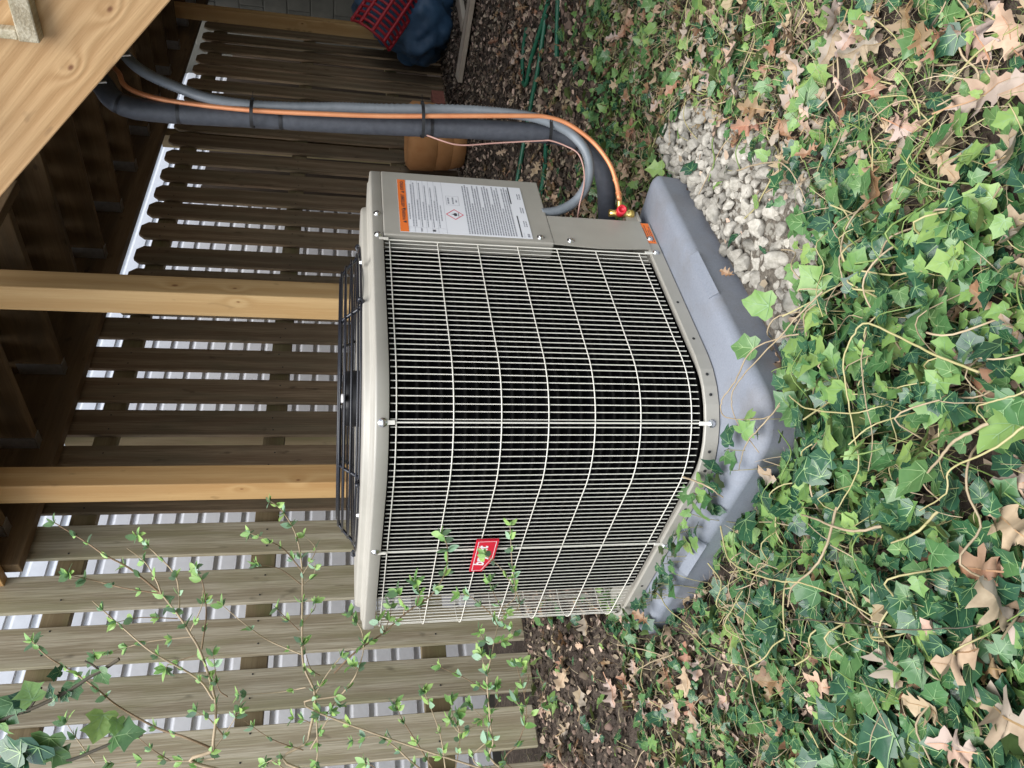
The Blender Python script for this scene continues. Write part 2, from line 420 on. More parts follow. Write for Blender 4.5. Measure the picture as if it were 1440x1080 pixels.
# ------------------------------------------------------------------ fence
FB = 1.58
fence = thing('picket_fence', W(1, FB, .2), 'weathered wooden dog-eared picket fence running behind the air conditioner', 'fence')
PW, PT, PITCH_P = .142, .018, .196
_pm = {}
def picket_mesh(L, mt='picket'):
    k = (round(L, 2), mt)
    if k not in _pm:
        mb = MB(); e = .032
        poly = [(0, -PW / 2), (L - e, -PW / 2), (L, -PW / 2 + e), (L, PW / 2 - e), (L - e, PW / 2), (0, PW / 2)]
        mb.prism(poly, -PT / 2, PT / 2, Matrix.Identity(4))
        me = mb.mesh('picket', [M[mt]])
        bm = bmesh.new(); bm.from_mesh(me); bmesh.ops.bevel(bm, geom=list(bm.edges), offset=.0025, segments=1, affect='EDGES'); bm.to_mesh(me); bm.free()
        _pm[k] = me
    return _pm[k]
picks = [-.80 + PITCH_P * i for i in range(33)]
for i, a in enumerate(picks):
    zb = .262 - .018 * max(0, a) + random.uniform(-.008, .008); zt = (2.015 if a > 2.12 else 2.19) + random.uniform(-.006, .006)
    tilt = random.uniform(-.004, .004)
    x = (DZ + DA * tilt).normalized(); y = (DA - x * DA.dot(x)).normalized()
    new('picket', picket_mesh(zt - zb, 'picket' if a < .95 else 'picket_shaded'), fence, frame(W(a + random.uniform(-.012, .012), FB + random.uniform(-.002, .002), zb), x, y, x.cross(y)))
nm = MB()
for a in picks:
    for z in (.60, 1.23, 1.905):
        for da in (-.04, .038):
            nm.lathe([(.0001, .0012), (.0034, .0010), (.0034, 0)], W(a + da + random.uniform(-.008, .008), FB - PT / 2 - .0022, z + random.uniform(-.015, .015)), -DB, 6)
tag(nm.build('nail_heads', M['hole'], fence), kind='stuff')
for z in (.60, 1.23, 1.905):
    for a0, a1 in ((-1.6, .72), (.722, 3.1), (3.102, 5.6)):
        mb = MB(); mb.box((0, 0, 0), ((a1 - a0) / 2, .019, .045), ch=.002)
        mb.build('rail', M['rail'], fence, frame(W((a0 + a1) / 2, FB + .031, z), DA, DB, DZ))
for a in (1.395, 3.9):
    mb = MB(); mb.box((1.0, 0, 0), (1.0, .045, .045), ch=.003)
    mb.build('fence_post', M['rail'], fence, frame(W(a, FB + .097, .1), DZ, DA, DZ.cross(DA)))

# ------------------------------------------------------------------ deck overhead
DECK_Z = 2.34
deck = thing('deck', W(2.6, 1.0, 0), 'raised timber deck overhead with dark joists and two amber support posts', 'deck')
def beam(name, p0, p1, wdt, hgt, mat, parent, upv=DZ, ch=.003):
    p0, p1 = Vector(p0), Vector(p1); x = (p1 - p0).normalized(); z = (upv - x * upv.dot(x)).normalized(); y = z.cross(x)
    mb = MB(); L = (p1 - p0).length
    mb.box((L / 2, 0, 0), (L / 2, wdt / 2, hgt / 2), ch=ch)
    return mb.build(name, mat, parent, frame(p0, x, y, z))
JH = .235
for i in range(14):
    a = .78 + .405 * i
    b0 = .68 if a < 1.75 else -3.4  # far span carried on out of view to keep the space below dark
    beam('joist', W(a, b0, DECK_Z - JH / 2), W(a, 1.498, DECK_Z - JH / 2), .038, JH, M['dark_wood'], deck)
    mb = MB(); t = .0015
    for sgn in (-1, 1): mb.box((sgn * .0205, -.03, -.03), (t, .03, .085))
    mb.box((0, -.03, -JH / 2 - .0015), (.022, .03, t))
    mb.build('joist_hanger', M['galv'], deck, frame(W(a, 1.498, DECK_Z - JH / 2), DA, DB, DZ))
beam('rim_joist', W(.62, .64, DECK_Z - JH / 2 - .004), W(.62, 1.70, DECK_Z - JH / 2 - .004), .038, JH + .02, M['post_b'], deck)
beam('rim_joist', W(.64, .66, DECK_Z - JH / 2), W(1.72, .66, DECK_Z - JH / 2), .038, JH, M['dark_wood'], deck)
beam('ledger_beam', W(.642, 1.525, 2.180), W(6.2, 1.525, 2.180), .05, .285, M['dark_wood'], deck)
nb = 0
b = 1.66
while b > -3.4:
    a0 = .56 if b > .66 else 1.74
    beam('deck_board', W(a0, b, DECK_Z + .0145), W(6.25, b, DECK_Z + .0145), .138, .025, M['dark_wood'], deck); b -= .145
for (a, b_, zz) in ((1.06, .60, .05), (.79, 1.235, .12), (*AB(at(360, 26, 6.0)), .1)):
    ang = R(47); x = Vector((math.cos(ang), math.sin(ang), 0)); y = DZ.cross(x)
    mb = MB(); L = 2.32 - zz
    mb.box((L / 2, 0, 0), (L / 2, .0445, .0445), ch=.004)
    mb.build('support_post', M['post' if a > 1 and a < 2 else 'post_b'], deck, frame(W(a, b_, zz), DZ, x, DZ.cross(x)))

# stairs that come down from the deck on the right
stairs = thing('stairs', W(1.2, -.6, .03), 'new pine deck stairs with a broad sloping stringer above the pipes', 'stairs')
ST_A = .739
slope = math.atan(.888)
sx = (-DB * math.cos(slope) - DZ * math.sin(slope)).normalized(); sz = (DZ - sx * DZ.dot(sx)).normalized(); sy = sz.cross(sx)
SW = .286
M['stringer'] = wood('stringer_pine', (.49, .315, .155), (.36, .21, .09), 330, .6,
                     ((1.177, -.019, -.088, .0085), (1.338, -.019, -.076, .0085), (.36, -.019, .02, .010), (2.1, -.019, .03, .010)), None, .05, .75, .6, 2.2, 9.0)
def sline(b_): return 1.724 - .888 * (.034 - b_)      # lower edge of the stringer
for a in (ST_A, 1.68):
    p0 = W(a, .62, sline(.62)) + sz * (SW / 2)
    mb = MB(); L = 3.0
    mb.box((L / 2, 0, 0), (L / 2, .019, SW / 2), ch=.003)
    mb.build('stringer', M['stringer'], stairs, frame(p0, sx, sy, sz))
for i in range(9):
    bb = -.354 + .2195 * (3 - i); zt = 1.5595 + .195 * (3 - i)
    if zt > 2.3: continue
    if zt < .2: break
    beam('tread', W(.690, bb - .14, zt), W(1.72, bb - .14, zt), .28, .038, M['picket'], stairs)
    mb = MB(); mb.box((0, 0, 0), (.045, .02, .05), ch=.002)
    beam('riser', W(.700, bb - .008, zt + .107), W(1.70, bb - .008, zt + .107), .02, .17, M['picket'], stairs)

# ------------------------------------------------------------------ equipment pad
pad = thing('equipment_pad', W(.38, .37, .02), 'grey moulded plastic pad under the air conditioner', 'equipment pad')
def rrect(a0, a1, b0, b1, rad, k=8):
    """closed plan path, counter-clockwise seen from above; rad = radii at (a0,b0),(a1,b0),(a1,b1),(a0,b1)"""
    out = []
    for (ca, cb, r, t0) in ((a0, b0, rad[0], 180), (a1, b0, rad[1], 270), (a1, b1, rad[2], 0), (a0, b1, rad[3], 90)):
        sa = 1 if ca == a0 else -1; sb = 1 if cb == b0 else -1
        o = (ca + sa * r, cb + sb * r)
        for i in range(k + 1):
            t = R(t0 + 90 * i / k); out.append((o[0] + r * math.cos(t), o[1] + r * math.sin(t)))
    return out
def loft(mb, rings, mat=0, smooth=True, close_top=False):
    n = len(rings[0]); V = [p for rg in rings for p in rg]; F = []
    for i in range(len(rings) - 1):
        for k in range(n): F.append((i * n + k, i * n + (k + 1) % n, (i + 1) * n + (k + 1) % n, (i + 1) * n + k))
    mb.add(V, F, mat, smooth)
    if close_top: mb.add(rings[-1], [tuple(range(n))], mat)
mb = MB(); rings = []
PA0, PA1, PB0, PB1 = -.075, .835, -.098, .835
for off, z in ((.014, -.06), (.003, .05), (.0005, .098), (0, .1005), (.002, .1085), (.007, .117), (.0145, .1225), (.022, .1245), (.0245, .1250), (.05, .1258), (.0505, .1258)):
    rings.append([W(a, b_, z) for a, b_ in rrect(PA0 + off, PA1 - off, PB0 + off, PB1 - off, (.10, .02, .02, .05))])
loft(mb, rings, 0, True, True)
mb.build('pad_body', M['pad'], pad)
for (a0, b0, a1, b1) in ((.47, PB0 + .006, .315, PB0 + .006), (PA0 + .006, .33, PA0 + .006, .47)):
    p0, p1 = W(a0, b0, .1135), W(a1, b1, .1135); x = (p1 - p0).normalized()
    nrm = (-DB if abs(b0 - b1) < 1e-6 else -DA)
    z = (DZ + nrm).normalized(); y = z.cross(x)
    mb = MB(); mb.box(((p1 - p0).length / 2, 0, .0), ((p1 - p0).length / 2, .0135, .0065), ch=.0012)
    mb.build('raised_strip', M['pad'], pad, frame(p0, x, y, z))

# ------------------------------------------------------------------ air conditioner
ac = thing('air_conditioner', W(.45, .45, .126), 'tan outdoor air conditioner with wire grille and domed black fan guard', 'air conditioner')
U = .905                        # plan size
RC = (.2175, .010, .03, .10)
def ring(off, z, rc=RC): return [W(a, b_, z) for a, b_ in rrect(off, U - off, off, U - off, [max(.004, r - off) for r in rc])]
# base pan: its right end is cut back where the valves sit
mb = MB()
def pan_path(off):
    p = rrect(off, .735, off, U - off, [max(.004, RC[0] - off), .004, .004, max(.004, RC[3] - off)])
    return p
rings = [[W(a, b_, z) for a, b_ in pan_path(o_)] for o_, z in ((.006, .126), (0, .129), (0, .160), (.002, .1625), (.008, .1625), (.009, .150), (.06, .146))]
loft(mb, rings, 0, False, True)
pan = mb.build('base_pan', M['tan'], ac)
def screw(p, nrm, parent, r=.0065):
    mb = MB(); mb.lathe([(r * 1.5, 0), (r * 1.5, .0012), (r, .0015), (r, .0045), (r * .7, .0055), (.0001, .0055)], p, nrm, 10)
    return mb.build('screw', M['screw'], parent)
def arc_pt(off=0.0):            # outermost point of the rounded front corner
    t = RC[0] - (RC[0] - off) / math.sqrt(2); return t
for a, b_, n_ in ((.66, -.0005, -DB), (.60, -.0005, -DB), (arc_pt(), arc_pt(), -(DA + DB).normalized()), (-.0005, .462, -DA)):
    screw(W(a, b_, .147), n_, pan)
mb = MB()
for (a, b_, n_) in [(.40, -.0008, -DB), (.27, -.0008, -DB), (-.0008, .30, -DA), (-.0008, .66, -DA)] + \
        [(RC[0] - (RC[0] + .0008) * math.cos(R(t)), RC[0] - (RC[0] + .0008) * math.sin(R(t)), -(DA * math.cos(R(t)) + DB * math.sin(R(t)))) for t in (15, 28, 62, 75)]:
    mb.lathe([(.0001, .0006), (.0035, .0006), (.0035, -.001)], W(a, b_, .147), n_, 8)
tag(mb.build('drain_hole', M['hole'], pan), kind='stuff')

# top cover
mb = MB(); rings = []
for off, z in ((.004, .853), (.0004, .853), (0, .8536), (0, .8765), (0, .8772), (.0012, .8800), (.0035, .8815), (.0045, .8818), (.020, .8838), (.021, .8840), (.0235, .8850), (.0255, .8872)):
    rings.append(ring(off, z))
RC2 = (.24, .17, .17, .17)
for off, z in ((.0300, .8885), (.0325, .8896), (.0335, .8905), (.0355, .8985), (.036, .8992), (.039, .9022), (.042, .9032), (.0435, .9035), (.05, .9037)):
    rings.append(ring(off, z, RC2))
FC_A, FC_B, FR = .472, .438, .375
outer = rrect(.05, U - .05, .05, U - .05, [r - .05 for r in RC2])
def circ(r, z):
    out = []
    for a, b_ in outer:
        t = math.atan2(b_ - FC_B, a - FC_A); out.append(W(FC_A + r * math.cos(t), FC_B + r * math.sin(t), z))
    return out
rings += [circ(FR + .007, .9037), circ(FR + .006, .9036), circ(FR, .898), circ(FR - .0003, .897), circ(FR - .004, .87), circ(FR - .01, .80)]
loft(mb, rings, 0, False)
cover = mb.build('top_cover', M['tan'], ac)
for p in cover.data.polygons: p.use_smooth = True
cover.data.update()
for a, b_, n_ in ((.70, -.0005, -DB), (.612, -.0005, -DB), (arc_pt(), arc_pt(), -(DA + DB).normalized()), (-.0005, .445, -DA)):
    screw(W(a, b_, .8655), n_, cover)

# fan guard, motor and blades
guard = thing_ = bpy.data.objects.new('fan_guard', None); link(guard, Matrix.Translation(W(FC_A, FC_B, .905)), ac)
def dome_z(r):
    return .906 + .047 * (1 - sstep(.325, .402, r)) if r > .325 else .953 + .0005
rr = [.402, .385, .368, .352, .336, .318, .298, .277, .256, .235, .214, .193, .172, .151, .130, .109, .088]
for r in rr:
    mb = MB(); pts = [W(FC_A + r * math.cos(t), FC_B + r * math.sin(t), dome_z(r)) for t in np.linspace(0, 2 * math.pi, 57)]
    mb.tube(pts, .0029, 5, caps=False); mb.build('guard_ring', M['black_wire'], guard)
for k in range(6):
    t = R(20 + 60 * k); ca, sa = math.cos(t), math.sin(t)
    prof = [(.06, .949)] + [(r, dome_z(r) - .004) for r in (.2, .3, .33, .352, .372, .39, .405)] + [(.415, .9045), (.418, .909), (.411, .912), (.404, .908)]
    mb = MB(); mb.tube(spline([W(FC_A + r * ca, FC_B + r * sa, z) for r, z in prof], 3), .0042, 6); mb.build('guard_rod', M['black_wire'], guard)
for k in range(4):
    t = R(8 + 90 * k); screw(W(FC_A + .418 * math.cos(t), FC_B + .418 * math.sin(t), .905), DZ, guard, .0055)
mb = MB(); mb.lathe([(.0001, .944), (.060, .944), (.072, .938), (.076, .925), (.076, .86), (.085, .858), (.085, .80), (.0001, .80)], W(FC_A, FC_B, 0), DZ, 28)
motor = mb.build('fan_motor', M['black'], ac)
mb = MB(); mb.lathe([(.0001, .012), (.012, .012), (.012, 0)], W(FC_A - .055, FC_B - .06, .938), DZ, 12); mb.build('motor_plug', M['white'], motor)
for k in range(3):
    mb = MB(); t0 = R(35 + 120 * k); V = []; F = []
    for i in range(7):
        r = .08 + .27 * i / 6
        for j in range(5):
            t = t0 + R(-6 - 42 * i / 6 + (j / 4) * (38 + 36 * i / 6)); z = .80 + .05 * (j / 4 - .5)
            V.append(W(FC_A + r * math.cos(t), FC_B + r * math.sin(t), z))
    for i in range(6):
        for j in range(4): F.append((i * 5 + j, i * 5 + j + 1, (i + 1) * 5 + j + 1, (i + 1) * 5 + j))
    mb.add(V, F, 0, True); mb.build('fan_blade', M['galv'], ac)

# coil behind the grille
def wall_path(off, corner_l=.10, end_b=U - .11, k=14):
    """plan polyline from the service panel round the front corner to the back left corner"""
    pts = [(.60, off)]; r = RC[0] - off
    for i in range(k + 1):
        t = R(270 - 90 * i / k); pts.append((RC[0] + r * math.cos(t), RC[0] + r * math.sin(t)))
    r2 = corner_l - off if corner_l > off else .01
    pts.append((off, U - corner_l))
    for i in range(1, k + 1):
        t = R(180 - 90 * i / k); pts.append((corner_l + r2 * math.cos(t), U - corner_l + r2 * math.sin(t)))
    pts.append((.62, U - off)); return pts
mb = MB(); cp = wall_path(.034, .23)
V = []; 
for a, b_ in cp: V += [W(a, b_, .150), W(a, b_, .862)]
F = [(2 * i, 2 * i + 2, 2 * i + 3, 2 * i + 1) for i in range(len(cp) - 1)]
mb.add(V, F, 0, True)
cp2 = wall_path(.075, .23); V = []
for a, b_ in cp2: V += [W(a, b_, .150), W(a, b_, .862)]
mb.add(V, F, 0, True)
mb.build('condenser_coil', M['coil'], ac)
mb = MB(); mb.box((.34, .47, .49), (.22, .30, .34), frame(C0, DA, DB, DZ)); mb.build('inner_shroud', M['black'], ac)

# wire grille: every wire its own piece
grille = bpy.data.objects.new('wire_grille', None); link(grille, Matrix.Translation(W(0, 0, .5)), ac)
gp = wall_path(.010, .10)
RODS = [W(.598, .004), W(arc_pt(.004), arc_pt(.004)), W(.004, .453)]
def along(path, step, s0=0.0):
    out = []; acc = s0; pos = 0.0; nxt = s0
    for i in range(len(path) - 1):
        p, q = Vector(path[i]), Vector(path[i + 1]); L = (q - p).length
        while nxt <= pos + L:
            t = (nxt - pos) / L; out.append((p.lerp(q, t), (q - p).normalized())); nxt += step
        pos += L
    return out
mb = MB(); mb.tube([(0, 0, 0), (0, 0, .678)], .0012, 6); wire_me = mb.mesh('grille_wire', [M['wire']])
plen = sum((Vector(gp[i + 1]) - Vector(gp[i])).length for i in range(len(gp) - 1))
for p, d in along(gp, .0161, .008):
    if p.y > U * .6 and p.x > .30: break
    if min((W(p.x, p.y) - q).length for q in RODS) < .0062: continue
    new('grille_wire', wire_me, grille, Matrix.Translation(W(p.x, p.y, .1715)))
hp = wall_path(.0072, .10, k=20)
for z in (.838, .721, .620, .518, .415, .311, .192):
    mb = MB(); mb.tube([W(a, b_, z) for a, b_ in hp], .0014, 6); mb.build('grille_hoop', M['wire'], grille)
for (a, b_, n_) in ((.598, .004, -DB), (arc_pt(.004), arc_pt(.004), -(DA + DB).normalized()), (.004, .453, -DA)):
    mb = MB(); p = W(a, b_, 0); mb.tube([p + DZ * .158, p + DZ * .854], .0017, 8)
    x = DZ.cross(n_)
    for z in (.852, .166): mb.box((0, 0, 0), (.0045, .011, .0012), frame(p + n_ * .0032 + DZ * z, x, DZ, -n_), ch=.0005)
    mb.build('grille_rod', M['wire'], grille)

# service panels
mb = MB()
mb.box((.7535, .15, .6365), (.1425, .1535, .2155), frame(C0, DA, DB, DZ), ch=.003)
sp = mb.build('service_panel', M['tan'], ac)
screw(W(.632, -.0040, .455), -DB, sp)
mb = MB()
# lower panel: the edge beside the grille bulges a little
poly = [(.735, .157), (.735, .421), (.611, .421), (.606, .36), (.603, .30), (.606, .23), (.612, .157)]
mb.prism(poly, -.0, .0025, frame(W(0, 0, 0), DA, DZ, -DB))
mb.add([W(.735, -.002, .157), W(.735, .22, .157), W(.735, .22, .421), W(.735, -.002, .421)], [(0, 1, 2, 3)])
lp = mb.build('lower_panel', M['tan'], ac); screw(W(.628, -.0028, .375), -DB, lp)
mb = MB(); mb.box((.757, .05, .155), (.021, .055, .0025), frame(C0, DA, DB, DZ))
mb.prism([(0, 0), (.042, 0), (.036, .03), (0, .034)], 0, .002, frame(W(.737, .004, .158), DA, DZ, -DB))
mb.build('valve_bracket', M['tan'], ac)

# warning label with its print
LF = frame(W(.6235, -.0040, .476), DA, DZ, -DB)
LW, LH = .234, .335
def text_into(mb, txt, size, x, y, z, M4, mat, shear=0.0, weight=0.0, align='LEFT', sx_=1.0):
    cu = bpy.data.curves.new('txt', 'FONT'); cu.body = txt; cu.size = size; cu.shear = shear; cu.offset = weight; cu.align_x = align
    o = bpy.data.objects.new('txt', cu); COL.objects.link(o)
    me = bpy.data.meshes.new_from_object(o)
    mb.add([M4 @ Vector((x + v.co.x * sx_, y + v.co.y, z)) for v in me.vertices], [tuple(p.vertices) for p in me.polygons], mat)
    bpy.data.objects.remove(o); bpy.data.curves.remove(cu); bpy.data.meshes.remove(me)
def quad(mb, x0, y0, x1, y1, z, M4, mat):
    mb.add([M4 @ Vector(p) for p in ((x0, y0, z), (x1, y0, z), (x1, y1, z), (x0, y1, z))], [(0, 1, 2, 3)], mat)
mb = MB()
mb.box((LW / 2, LH / 2, .0004), (LW / 2, LH / 2, .0004), LF)
Z1, Z2 = .0011, .0015
quad(mb, 0, LH - .021, LW, LH, Z1, LF, 2)
def tri(x, y, s_): mb.add([LF @ Vector((x, y, Z2)), LF @ Vector((x + s_, y, Z2)), LF @ Vector((x + s_ / 2, y + s_ * .87, Z2))], [(0, 1, 2)], 1)
tri(.036, LH - .0165, .010); text_into(mb, 'WARNING', .0125, .049, LH - .0155, Z2, LF, 1, 0, .0002, sx_=.78)
tri(.093, LH - .0165, .010); text_into(mb, 'AVERTISSEMENT', .0125, .106, LH - .0155, Z2, LF, 1, 0, .0002, sx_=.62)
tri(.169, LH - .0165, .010); text_into(mb, 'ADVERTENCIA', .0125, .182, LH - .0155, Z2, LF, 1, 0, .0002, sx_=.52)
def dashes(x0, x1, y, h, mat):
    x = x0
    while x < x1:
        l = random.uniform(.003, .009); quad(mb, x, y, min(x + l, x1), y + h, Z1, LF, mat); x += l + random.uniform(.0008, .002)
y = LH - .028
rows = [.5, .95, 1, .6, 1, .55, .95, .5, .9, .6, .95, .5]
for i in range(12):                      # table of notes under the orange bar
    if i % 2 == 0: quad(mb, .0, y + .0055, LW, y + .0060, Z1, LF, 3)
    dashes(.024 + (.03 if rows[i] < .7 else 0), .024 + .2 * rows[i], y, .0026, 3); y -= .0073
quad(mb, .020, LH - .115, .0205, LH - .022, Z1, LF, 3)
quad(mb, .0, LH - .1165, LW, LH - .116, Z1, LF, 3)
quad(mb, .006, LH - .088, .014, LH - .080, Z1, LF, 1)
dashes(.004, .018, LH - .055, .004, 3)
# flame diamond and small framed note
cxd, cyd = .086, LH - .142; d_ = .0235
for k in range(4):
    a0, a1 = k * math.pi / 2, (k + 1) * math.pi / 2
    mb.add([LF @ Vector((cxd + d_ * math.cos(a0), cyd + d_ * math.sin(a0), Z1)), LF @ Vector((cxd + d_ * math.cos(a1), cyd + d_ * math.sin(a1), Z1)),
            LF @ Vector((cxd + d_ * .86 * math.cos(a1), cyd + d_ * .86 * math.sin(a1), Z1)), LF @ Vector((cxd + d_ * .86 * math.cos(a0), cyd + d_ * .86 * math.sin(a0), Z1))], [(0, 1, 2, 3)], 4)
fl = [(-.005, -.006), (.004, -.006), (.007, -.001), (.004, .003), (.003, .0005), (.001, .009), (-.002, .004), (-.003, .001), (-.0065, .003), (-.007, -.002)]
mb.add([LF @ Vector((cxd, cyd - .001, Z1))] + [LF @ Vector((cxd + p[0], cyd + p[1], Z1)) for p in fl], [(0, 1 + i, 1 + (i + 1) % len(fl)) for i in range(len(fl))], 1)
quad(mb, cxd - .008, cyd - .0105, cxd + .008, cyd - .009, Z1, LF, 1)
bx, by = .128, LH - .158
for q in ((bx, by, bx + .042, by + .0007), (bx, by + .033, bx + .042, by + .0337), (bx, by, bx + .0007, by + .0337), (bx + .0413, by, bx + .042, by + .0337)): quad(mb, *q, Z1, LF, 3)
for yy, x0, x1 in ((.026, .006, .034), (.014, .006, .036), (.005, .014, .026)): dashes(bx + x0, bx + x1, by + yy, .004, 3)
y = LH - .175
for i in range(19):                      # paragraphs
    full = (.98, 1, .96, .62, 1, .94, .99, .55)[i % 8]
    dashes(.006, .006 + .222 * full, y, .0036, 3); y -= .0067
quad(mb, .004, .026, .098, .0292, Z1, LF, 1); quad(mb, .152, .034, .232, .0372, Z1, LF, 1)
for x0 in (.050, .112, .176):
    dashes(x0, x0 + .026, .012, .003, 3); dashes(x0, x0 + .026, .006, .003, 3)
quad(mb, .003, .020, .024, .0205, Z1, LF, 3); dashes(.005, .02, .006, .006, 3)
mb.build('warning_label', [M['labelwhite'], M['ink'], M['orange'], M['inkgrey'], M['redprint']], sp)

# orange tag on the pan
TF = frame(W(.640, -.0006, .1335), DA, DZ, -DB); LFs = LF
mb = MB(); mb.box((.045, .0135, .0003), (.045, .0135, .0003), TF); LF = TF; Z1 = .0008
for yy, x0, x1 in ((.020, .02, .07), (.014, .012, .08), (.008, .006, .06), (.003, .006, .075)): dashes(x0, x1, yy, .0022, 1)
mb.build('caution_label', [M['orange'], M['ink']], pan)
LF = LFs

# brand badge on the grille
BF = frame(W(.0022, .545, .583), -DB, DZ, -DA)
badge_poly = [(.060, -.002), (.139, -.002), (.139, .051), (.0, .051), (.0, .020)]
mb = MB(); mb.prism(badge_poly, 0, .005, BF, 0)
def inset(poly, d):
    n = len(poly); ce = Vector((sum(p[0] for p in poly) / n, sum(p[1] for p in poly) / n)); out = []
    for i in range(n):
        p0, p1, p2 = Vector(poly[i - 1]), Vector(poly[i]), Vector(poly[(i + 1) % n])
        n1 = Vector((-(p1 - p0).y, (p1 - p0).x)).normalized(); n2 = Vector((-(p2 - p1).y, (p2 - p1).x)).normalized()
        bis = (n1 + n2).normalized(); out.append(p1 + bis * (d / max(.3, bis.dot(n1))))
    return out
i1, i2 = inset(badge_poly, .0045), inset(badge_poly, .0060)
n = len(i1); V = [BF @ Vector((p.x, p.y, .0054)) for p in i1] + [BF @ Vector((p.x, p.y, .0054)) for p in i2]
mb.add(V, [(i, (i + 1) % n, n + (i + 1) % n, n + i) for i in range(n)], 1)
bd = mb.build('brand_badge', [M['badge'], M['white']], ac)
mb = MB(); text_into(mb, 'bryant', .036, .028, .0215, .0056, BF, 0, .18, .0011, sx_=.93); mb.build('lettering', M['white'], bd)

# service valve
vp = W(.772, .0, .205)
valve = bpy.data.objects.new('service_valve', None); link(valve, Matrix.Translation(vp), ac)
mb = MB(); mb.lathe([(.0001, -.040), (.011, -.040), (.0125, -.036), (.0125, -.024), (.009, -.022), (.011, -.012), (.011, .012), (.009, .016), (.010, .030), (.0001, .030)], vp, DZ, 12)
vd = (Vector((1, -.1, .05))).normalized()
mb.tube([vp, vp + vd * .055], .0075, 10); mb.build('valve_body', M['brass'], valve)
cd = (EYE - vp).normalized(); cd = (cd + DZ * -.15 + Vector((.25, 0, 0))).normalized()
mb = MB(); mb.lathe([(.0125, .012), (.0135, .014), (.0135, .044), (.012, .046), (.008, .046), (.0075, .040), (.0001, .040)], vp, cd, 14)
mb.build('red_cap', M['redcap'], valve)

# ------------------------------------------------------------------ pipes and cables
def run(pts, n=6): return spline([at(x, y, d) for x, y, d in pts], n)
ins = run([(105, 60, 2.22), (125, 95, 2.12), (143, 118, 2.06), (160, 140, 2.04), (188, 152, 2.04), (240, 158, 2.04), (300, 162, 2.04), (355, 165, 2.04), (460, 172, 2.04), (540, 176, 2.04), (650, 181, 2.04),
           (740, 186, 2.03), (785, 190, 2.03), (820, 202, 2.03), (842, 225, 2.04), (851, 258, 2.06), (853, 290, 2.10), (853, 325, 2.14)], 10)
pipe = thing('insulated_pipe', at(853, 300, 2.1), 'thick black foam-insulated refrigerant pipe, the widest in the bundle', 'pipe')
cuts = [0, 34, 52, 74, 96, 128, len(ins) - 1]
rad = [.0265, .0268, .0262, .0255, .0262, .0258]
for i in range(len(cuts) - 1):
    seg = ins[cuts[i]:cuts[i + 1] + 1]; mb = MB(); m_ = len(seg)
    rs = [rad[i] * (.93 if k in (0, m_ - 1) else 1.0) * (1 + .02 * noise.noise((k * .35, i, 0))) for k in range(m_)]
    mb.tube(seg, rs, 16); mb.build('foam_sleeve', M['foam'], pipe)
for c_ in cuts[1:-1]:
    t = (ins[c_ + 1] - ins[c_ - 1]).normalized(); mb = MB()
    mb.tube([ins[c_] - t * .004, ins[c_] + t * .004], .0262, 16); mb.build('seam_tape', M['tape'], pipe)
con = run([(150, 40, 2.2), (172, 72, 2.08), (190, 92, 2.03), (215, 108, 2.02), (260, 127, 2.02), (300, 140, 2.01), (355, 148, 2.01), (420, 151, 2.01), (480, 151, 2.01), (540, 153, 2.01), (640, 154, 2.01), (700, 158, 2.0),
           (740, 163, 1.995), (770, 171, 1.99), (800, 186, 1.99), (821, 208, 1.985), (829, 235, 1.985), (824, 262, 1.99), (808, 284, 2.0), (786, 296, 2.0), (762, 300, 2.0)], 24)
mb = MB(); mb.tube(con, .0137, 12, rf=lambda i: 1.0 if i % 2 else .87)
tag(mb.build('flexible_conduit', M['conduit']), 'ribbed grey flexible conduit looping into the service panel', 'conduit')
cop = run([(140, 80, 2.2), (165, 100, 2.07), (173, 117, 2.04), (188, 128, 2.03), (220, 138, 2.02), (260, 145, 2.02), (355, 155, 2.0), (450, 160, 1.99), (540, 163, 1.99), (640, 163, 1.985),
           (740, 163, 1.98), (770, 165, 1.98), (800, 175, 1.98), (834, 200, 1.98), (857, 230, 1.975), (867, 258, 1.97), (871, 280, 1.96)], 10) + [vp + vd * .05]
mb = MB(); mb.tube(cop, .0062, 10)
for k in (-14, -6):
    t = (cop[k + 1] - cop[k]).normalized(); mb.tube([cop[k] - t * .003, cop[k] + t * .003], .0078, 10)
tag(mb.build('copper_pipe', M['copper']), 'bare orange copper pipe running to the red capped valve', 'pipe')
pw = run([(600, 190, 2.01), (622, 198, 2.0), (640, 203, 2.0), (660, 204, 2.0), (700, 201, 2.0), (760, 198, 1.99), (775, 198, 1.985), (795, 205, 1.98), (813, 216, 1.97), (821, 238, 1.97), (821, 262, 1.975), (815, 288, 1.99), (812, 308, 2.02)], 8)
mb = MB(); mb.tube(pw, .0021, 6); tag(mb.build('control_cable', M['pinkwire']), 'thin pinkish control cable hanging loosely beside the insulated pipe', 'cable')
